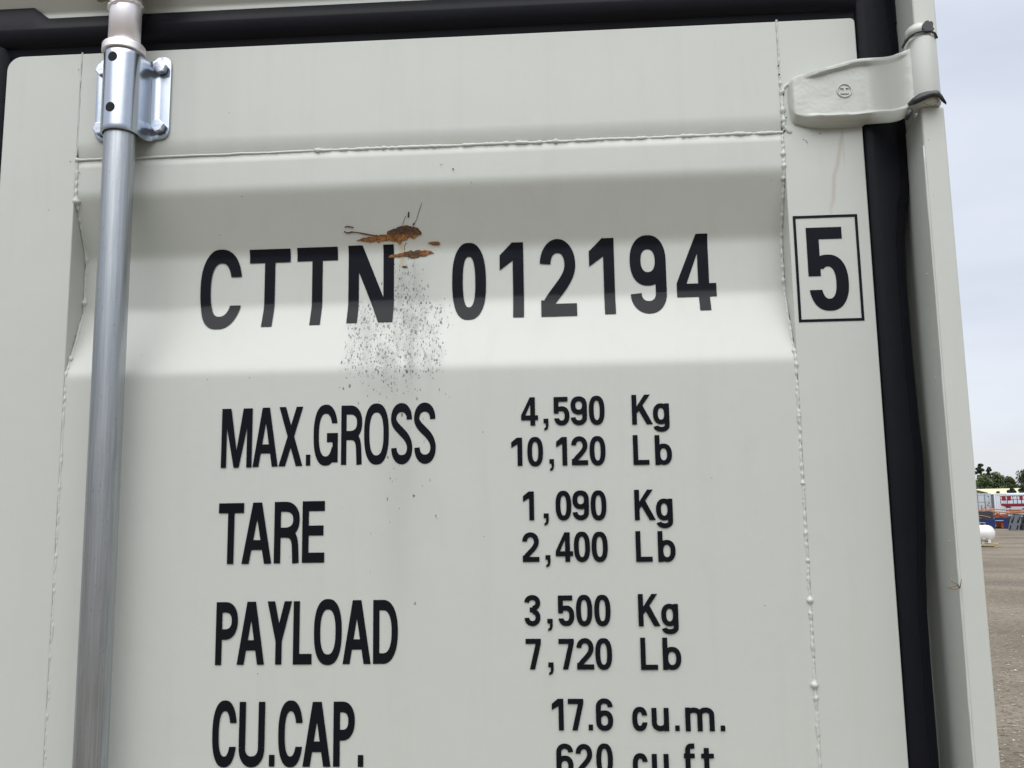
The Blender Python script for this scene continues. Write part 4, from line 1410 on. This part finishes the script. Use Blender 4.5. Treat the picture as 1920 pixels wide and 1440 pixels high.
# distant belt of woodland all round the yard
bm = bmesh.new()
rnd = random.Random(11)
for k in range(2600):
    a = rnd.uniform(0, 2 * math.pi)
    da = abs((a - AZ + math.pi) % (2 * math.pi) - math.pi)
    if da < .035:
        dist, h = rnd.uniform(196, 215), rnd.uniform(4.8, 6.2)
    else:
        dist, h = rnd.uniform(200, 240), rnd.uniform(4.0, 8.5) * (1 + .25 * math.sin(a * 9))
    p = _o + Vector((math.sin(a) * dist, math.cos(a) * dist, 0))
    for j in range(3):
        leaves(bm, p + Vector((0, 0, h * (.25 + .28 * j))), (3.2, 3.2, h * .2), 13, rnd, .9 if da > .05 else .35)
tag(finish('far_woodland', bm, M['leaf_mid']), kind='stuff', label='distant belt of trees round the yard')

# ---- metals and paints of the yard
M['cream'] = simple('cream_roof', (0.52, 0.50, 0.33), 0.6, 0, .06, 1)
M['ochre'] = simple('dull_olive_roof', (0.27, 0.26, 0.17), 0.7, 0, .1, 1)
M['shed'] = simple('shed_wall', (0.45, 0.44, 0.38), 0.7)
M['white'] = simple('white_steel', (0.66, 0.70, 0.74), 0.5, 0, .08, 3)
M['whiteb'] = simple('pale_blue_white_steel', (0.58, 0.67, 0.74), 0.5, 0, .05, 3)
M['offw'] = simple('weathered_white_steel', (0.46, 0.50, 0.54), 0.55, 0, .15, 4)
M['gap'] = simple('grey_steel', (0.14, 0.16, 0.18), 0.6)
M['red'] = simple('dark_red_paint', (0.21, 0.010, 0.028), 0.45, 0, .15, 3)
M['orange'] = simple('orange_paint', (0.42, 0.12, 0.045), 0.6, 0, .45, 9)
M['tan'] = simple('faded_orange_paint', (0.45, 0.22, 0.13), 0.6, 0, .35, 9)
M['blue'] = simple('blue_paint', (0.005, 0.020, 0.105), 0.45, 0, .2, 5)
M['bluew'] = simple('pale_stripe', (0.40, 0.46, 0.60), 0.5)
M['dgrey'] = simple('dark_grey_paint', (0.030, 0.033, 0.040), 0.55, 0, .4, 6)
M['mgrey'] = simple('slate_grey_paint', (0.13, 0.145, 0.165), 0.5, 0, .15, 4)
M['tank'] = simple('white_tank_paint', (0.66, 0.65, 0.66), 0.30, 0, .04, 5)
M['wood'] = simple('pallet_wood', (0.34, 0.28, 0.15), 0.8, 0, .35, 15)
M['rustred'] = simple('red_brown_paint', (0.30, 0.045, 0.03), 0.6, 0, .2, 6)

SPLIT = {'upright', 'beam', 'brace', 'slot', 'notch', 'stand', 'trestle', 'arm', 'bracket', 'hinge', 'rail', 'drain_fitting', 'scissor_arms', 'side_frame'}
def yobj(name, d, s, build, mat, parent=None, turn=0.0, bevel=0.0, smooth=False):
    bm = bmesh.new()
    build(bm)
    bmesh.ops.transform(bm, matrix=YM(d, s, 0, turn), verts=bm.verts)
    if name in SPLIT:        # each separate bar or pad becomes its own part
        seen, last = set(), None
        for v0 in bm.verts:
            if v0 in seen: continue
            stack, isl = [v0], []
            seen.add(v0)
            while stack:
                v = stack.pop()
                isl.append(v)
                for e in v.link_edges:
                    w = e.other_vert(v)
                    if w not in seen:
                        seen.add(w)
                        stack.append(w)
            nb = bmesh.new()
            mp_ = {v: nb.verts.new(v.co) for v in isl}
            for f in {f for v in isl for f in v.link_faces}:
                nb.faces.new([mp_[v] for v in f.verts])
            last = finish(name, nb, mat, parent, bevel=bevel, smooth=smooth)
        bm.free()
        return last
    return finish(name, bm, mat, parent, bevel=bevel, smooth=smooth)

# warehouse
wh = empty('warehouse', Y(150, 8), 'long low warehouse with a cream metal roof behind the white containers', 'building')
yobj('roof', 140, 0, lambda b: prism(b, [(0, 2.45), (7.5, 3.62), (15, 2.45), (15, 2.35), (7.5, 3.5), (0, 2.35)], -26, 42, 'x'), M['cream'], wh)
yobj('wall', 140, 0, lambda b: prism(b, [(.4, 0), (.4, 2.45), (7.5, 3.48), (14.6, 2.45), (14.6, 0)], -25.6, 41.6, 'x'), M['shed'], wh)
def ribs(b):
    for k in range(0, 68, 2):
        prism(b, [(0.0, 2.452), (7.5, 3.622), (7.5, 3.66), (0.0, 2.49)], -26 + k, -25.92 + k, 'x')
yobj('roof_rib', 140, 0, ribs, M['cream'], wh)['kind'] = 'stuff'
sh = empty('shed', Y(128, -6), 'smaller shed with a dull olive roof at the foot of the trees', 'building')
yobj('roof', 126, 0, lambda b: prism(b, [(-14, 2.6), (-3.2, 3.40), (-1.55, 2.90), (-1.55, 2.80), (-3.2, 3.28), (-14, 2.5)], 0, 9), M['ochre'], sh)
yobj('wall', 126, 0, lambda b: prism(b, [(-13.8, 0), (-13.8, 2.55), (-3.2, 3.26), (-1.7, 2.80), (-1.7, 0)], .2, 8.8), M['ochre'], sh)

def far_container(d, s, w, l, label, mat, doors, z0=0.0, h=2.38, turn=0.0):
    """steel box, local x across the visible face, local y away"""
    root = empty('storage_container', Y(d, s), label, 'shipping container', 'white containers at the far side of the yard', 0)
    def body(b):
        # corrugated long faces, plain ends
        n = int(w / .14)
        top = []
        if not doors:
            poly = []
            for k in range(n):
                x = k * w / n
                poly += [(x + .0, .0), (x + .05, .0), (x + .07, .035), (x + .12, .035)]
            poly += [(w, 0), (w, l), (0, l)]
            prism(b, poly, .12, h - .10, 'z')
        else:
            box(b, .06, w - .06, .03, l, .12, h - .1)
    yobj('body', d, s, body, mat, root, turn)
    def frame(b):
        box(b, -.01, w + .01, -.015, .10, h - .11, h)
        box(b, -.01, w + .01, -.015, .10, 0.0, .14)
        box(b, -.01, .11, -.012, .10, .141, h - .111)
        box(b, w - .11, w + .01, -.012, .10, .141, h - .111)
        box(b, -.01, w + .01, .101, l, h - .09, h - .003)
    yobj('frame', d, s, frame, mat, root, turn, bevel=.01)
    if doors:
        for i in range(2):
            x0 = .115 + i * (w - .22) / 2
            dr = yobj('door', d, s, lambda b: box(b, x0, x0 + (w - .25) / 2, .005, .03, .15, h - .13), mat, root, turn)
            for q in (.25, .72):
                xx = x0 + q * (w - .25) / 2
                yobj('locking_bar', d, s, lambda b: tube(b, [(xx, -.03, .1), (xx, -.03, h - .05)], .022, 8), M['gap'], dr, turn)
                yobj('handle', d, s, lambda b: box(b, xx - .05, xx + .28, -.05, -.03, .98, 1.04), M['gap'], dr, turn)
            yobj('hinge', d, s, lambda b: [box(b, x0 + (.0 if i == 0 else (w - .25) / 2 - .1), x0 + (.1 if i == 0 else (w - .25) / 2), -.02, .004, z, z + .08) for z in (.4, 1.0, 1.6, 2.1)], M['gap'], dr, turn)
    return root
far_container(82, -3.25, 2.44, 6.0, 'weathered white container with its doors and lock rods facing the yard', M['offw'], True)
far_container(92, -2.6, 6.06, 2.44, 'grey container added to darken the narrow gap between two white ones', M['gap'], False, h=2.40)  # added container, its dark colour stands in for shade in the gap
far_container(80.5, -.57, 2.60, 6.0, 'plain white container right of the door ended one', M['white'], False, h=2.36)
far_container(79, .32, 6.06, 2.44, 'long pale blue white container behind the red lift platform', M['whiteb'], False, h=2.27)

# red scissor lift, folded
sl = empty('scissor_lift', Y(68, 1.1), 'folded scissor lift with dark red guard rails and deck', 'scissor lift')
yobj('deck', 68, 0, lambda b: box(b, -.12, 2.3, 0, 1.2, 1.44, 1.57), M['red'], sl, bevel=.01)
def rail(b):
    for x in (-.11, .29, .62, .86, 1.1, 1.45, 1.85, 2.28):
        for y in (.02, 1.17):
            box(b, x - .018, x + .018, y - .018, y + .018, 1.571, 2.08)
    for y in (.02, 1.17):
        for z in (2.06, 1.83):
            tube(b, [(-.12, y - .03, z), (2.3, y - .03, z)], .018, 8)
    for x in (-.12, 2.3):
        for z in (2.06, 1.83):
            tube(b, [(x, .0, z), (x, 1.17, z)], .018, 8)
yobj('guard_rail', 68, 0, rail, M['red'], sl)
def pan(x0, x1, z0, z1, m_='red'):
    yobj('side_panel', 68, 0, lambda b: box(b, x0, x1, -.05, -.02, z0, z1), M[m_], sl)
pan(-.04, .20, 1.76, 2.05); pan(.30, .50, 1.76, 2.05); pan(.98, 1.18, 1.78, 2.06)
yobj('deck_skirt', 68, 0, lambda b: prism(b, [(-.1, 1.441), (.15, 1.36), (2.2, 1.36), (2.3, 1.441)], .02, .05), M['red'], sl)
def sc(b):
    for k in range(3):
        for dd in (0.1, 1.0):
            z0, z1 = 0.72 + k * .21, 0.93 + k * .21
            for a, c_ in (((.15, dd, z0), (2.1, dd, z1 - .02)), ((.15, dd, z1 - .02), (2.1, dd, z0))):
                tube(b, [a, c_], .045, 6)
yobj('scissor_arms', 68, 0, sc, M['mgrey'], sl)
yobj('control_box', 68, 0, lambda b: box(b, .45, 1.1, -.06, .08, 1.10, 1.355), M['offw'], sl, bevel=.01)
yobj('chassis', 68, 0, lambda b: box(b, 0, 2.2, .05, 1.1, .25, .70), M['dgrey'], sl, bevel=.02)
for x in (.3, 1.9):
    for y in (0.0, 1.0):
        yobj('wheel', 68, 0, lambda b: tube(b, [(x, y, .2), (x, y + .18, .2)], .2, 20), M['rubber'], sl)

# orange frames
of = empty('pallet_rack', Y(67, -1.4), 'orange upright rack standing behind the dark grey box', 'rack')
for x in (-1.75, -1.25, -1.02):
    yobj('upright', 67, 0, lambda b: [box(b, x - .03, x + .03, y, y + .06, 0, 1.66 - (x + 1.75) * .35) for y in (0, .8)], M['orange'], of)
yobj('beam', 67, 0, lambda b: [box(b, -1.78, -.62, y - .02, y, z, z + .07) for y in (0, .86) for z in (.62, 1.12)], M['tan'], of)
yobj('shelf', 67, 0, lambda b: box(b, -1.8, -.95, -.05, .9, 1.665, 1.70), M['mgrey'], of)
yobj('brace', 67, 0, lambda b: [tube(b, [(-1.25, .0, 1.15), (-.75, .0, 1.62)], .02, 6), tube(b, [(-.9, 0, 1.5), (-.55, .1, 1.2)], .025, 6)], M['orange'], of)
ba = empty('boom_arm', Y(66.6, -.2), 'long faded orange arm lying across the blue frames', 'machine arm')
yobj('arm', 66.6, 0, lambda b: [tube(b, [(-.66, 0, 1.10), (.35, .1, .98)], .045, 6), tube(b, [(-.75, .2, 1.22), (.30, .25, 1.18)], .04, 6)], M['tan'], ba)
yobj('bracket', 66.6, 0, lambda b: [tube(b, [(-.50, 0, 1.06), (-.10, 0, .76)], .05, 6), tube(b, [(-.62, 0, .80), (-.2, 0, .98)], .04, 6), box(b, -.6, .0, .02, .12, .70, .80), box(b, .05, .25, 0, .1, .70, .86), box(b, -.5, .2, .3, .4, .0, .9)], M['orange'], ba)
bb = empty('beam_bundle', Y(66, 1.4), 'bundle of rusty orange steel beams stacked above the grey plates', 'steel beams')
for k, (z, m_, x0) in enumerate(((.93, 'orange', .22), (1.02, 'tan', .30), (1.12, 'orange', .20))):
    yobj('beam', 66, 0, lambda b: [box(b, x0, 2.7 - k * .1, y, y + .13, z, z + .07) for y in (0, .16, .32)], M[m_], bb)
yobj('trestle', 66, 0, lambda b: [box(b, x, x + .1, 0, .5, 0, .925) for x in (.5, 1.5, 2.4)], M['dgrey'], bb)

# blue frames with a dark box on them
bf = empty('steel_skid', Y(65.6, -1.2), 'deep blue steel skid on the ground under the dark grey box', 'machine frame')
yobj('block', 65.6, 0, lambda b: box(b, -1.06, -.52, 0, .8, .02, .60), M['blue'], bf, bevel=.01)
yobj('side_frame', 65.6, 0, lambda b: [box(b, -2.0, -1.061, .03, .8, .32, .60), box(b, -2.0, -1.061, .1, .8, .02, .12), box(b, -1.35, -1.25, .1, .3, .121, .319)], M['blue'], bf)
yobj('stripe', 65.6, 0, lambda b: box(b, -2.0, -1.07, .015, .03, .36, .40), M['bluew'], bf)
yobj('tool_box', 65.6, 0, lambda b: box(b, -1.22, -1.10, .02, .09, .13, .22), M['offw'], bf)
b2 = empty('steel_skid', Y(65.7, -.15), 'deep blue open frame with a red brown block inside', 'machine frame')
yobj('post', 65.7, 0, lambda b: box(b, -.03, .22, 0, .8, .02, .70), M['blue'], b2, bevel=.01)
yobj('rail', 65.7, 0, lambda b: [box(b, -.515, -.031, .02, .8, .44, .70), box(b, -.515, -.031, .6, .8, .02, .10)], M['blue'], b2)
yobj('stripe', 65.7, 0, lambda b: box(b, -.51, -.04, .005, .02, .49, .53), M['bluew'], b2)
yobj('block', 65.7, 0, lambda b: box(b, -.20, -.04, .1, .5, .03, .438), M['rustred'], b2)
gb = empty('equipment_box', Y(65.7, -.95, .61), 'dark grey steel box sitting on the blue skid', 'steel box')
yobj('shell', 65.7, 0, lambda b: prism(b, [(-1.9, .602), (-.60, .602), (-.62, 1.04), (-.70, 1.10), (-1.9, 1.10)], 0, .7), M['dgrey'], gb, bevel=.01)
yobj('rail', 65.7, 0, lambda b: [tube(b, [(-1.85, -.02, .92), (-1.1, -.02, .80), (-.75, -.02, .70)], .02, 6), tube(b, [(-1.85, -.02, .85), (-1.3, -.02, .66)], .02, 6)], M['tan'], gb)

# mounting plates leaning at an angle
def plate(s0, label, mat, mat2, dd):
    r = empty('mounting_plate', Y(dd, s0), label, 'steel plate', 'steel mounting plates leaning in a row')
    sk = lambda x, z: (x + .26 * z, z)
    yobj('plate', dd, s0, lambda b: prism(b, [sk(0, 0), sk(.56, 0), sk(.60, .5), sk(.52, .86), sk(.03, .86), sk(-.02, .5)], 0, .03), mat, r, bevel=.004)
    yobj('slot', dd, s0, lambda b: [prism(b, [sk(x, .42), sk(x + .10, .42), sk(x + .14, .80), sk(x + .09, .82), sk(x + .05, .55), sk(x + .02, .80)], -.006, -.002) for x in (.07, .38)], mat2, r)
    yobj('notch', dd, s0, lambda b: [prism(b, [sk(x, .04), sk(x + .09, .04), sk(x + .08, .30), sk(x + .02, .30)], -.006, -.002) for x in (.04, .42)], mat2, r)
    yobj('stand', dd, s0, lambda b: [prism(b, [sk(x, 0), sk(x + .05, 0), sk(x + .05, .7)], .035, .30) for x in (.1, .4)], mat2, r)
plate(.15, 'slate grey mounting plate with black slots, nearest the blue frame', M['mgrey'], M['dark'], 62)
plate(.74, 'black mounting plate right of the slate grey one', M['dgrey'], M['dark'], 62.2)
plate(1.34, 'dark plate at the frame edge beyond the black one', M['dgrey'], M['dark'], 62.4)

# propane tank on its pallet
TD = 38.6
tk = empty('propane_tank', Y(TD, -1.3, .14), 'white propane tank with rounded ends lying on a pallet', 'gas tank')
def capsule(b):
    prof = []
    r, L = .315, 1.34
    n = 12
    for i in range(n + 1):
        a = math.pi / 2 * i / n
        prof.append((-L / 2 - r * .80 * math.cos(a), r * math.sin(a)))
    for i in range(n + 1):
        a = math.pi / 2 * (1 - i / n)
        prof.append((L / 2 + r * .80 * math.cos(a), r * math.sin(a)))
    rings = [[b.verts.new((x, rr * math.cos(2 * math.pi * k / 40), 0.50 + rr * math.sin(2 * math.pi * k / 40))) for k in range(40)] for x, rr in prof if rr > 1e-4]
    for p, q in zip(rings, rings[1:]):
        for k in range(40):
            b.faces.new([p[k], p[(k + 1) % 40], q[(k + 1) % 40], q[k]])
    b.faces.new(rings[0])
    b.faces.new(rings[-1])
tx = -1.25
yobj('shell', TD, tx, capsule, M['tank'], tk, turn=math.radians(-6), smooth=True)
for x in (-.5, .5):
    yobj('foot', TD, tx, lambda b: box(b, x - .05, x + .05, -.2, .2, .143, .24), M['tank'], tk)
yobj('valve_cover', TD, tx, lambda b: tube(b, [(0, 0, .85), (0, 0, .97)], .11, 20), M['tank'], tk)
yobj('drain_fitting', TD, tx, lambda b: [box(b, .66, .76, -.30, -.2, .16, .30), box(b, .50, .56, -.33, -.3, .30, .36), box(b, .70, .80, -.31, -.27, .33, .36)], M['tank'], tk)
pl = empty('pallet', Y(TD, -1.2), 'yellowish wooden pallet under the white tank', 'pallet')
for k in range(5):
    yobj('deck_board', TD, -1.95, lambda b: box(b, 0, 1.68, -.5 + k * .22, -.36 + k * .22, .118, .14), M['wood'], pl)
for x in (0, .78, 1.54):
    yobj('bearer', TD, -1.95, lambda b: box(b, x, x + .14, -.5, .55, .022, .117), M['wood'], pl)
for y in (-.5, .0, .42):
    yobj('base_board', TD, -1.95, lambda b: box(b, 0, 1.68, y, y + .12, .0, .0215), M['wood'], pl)
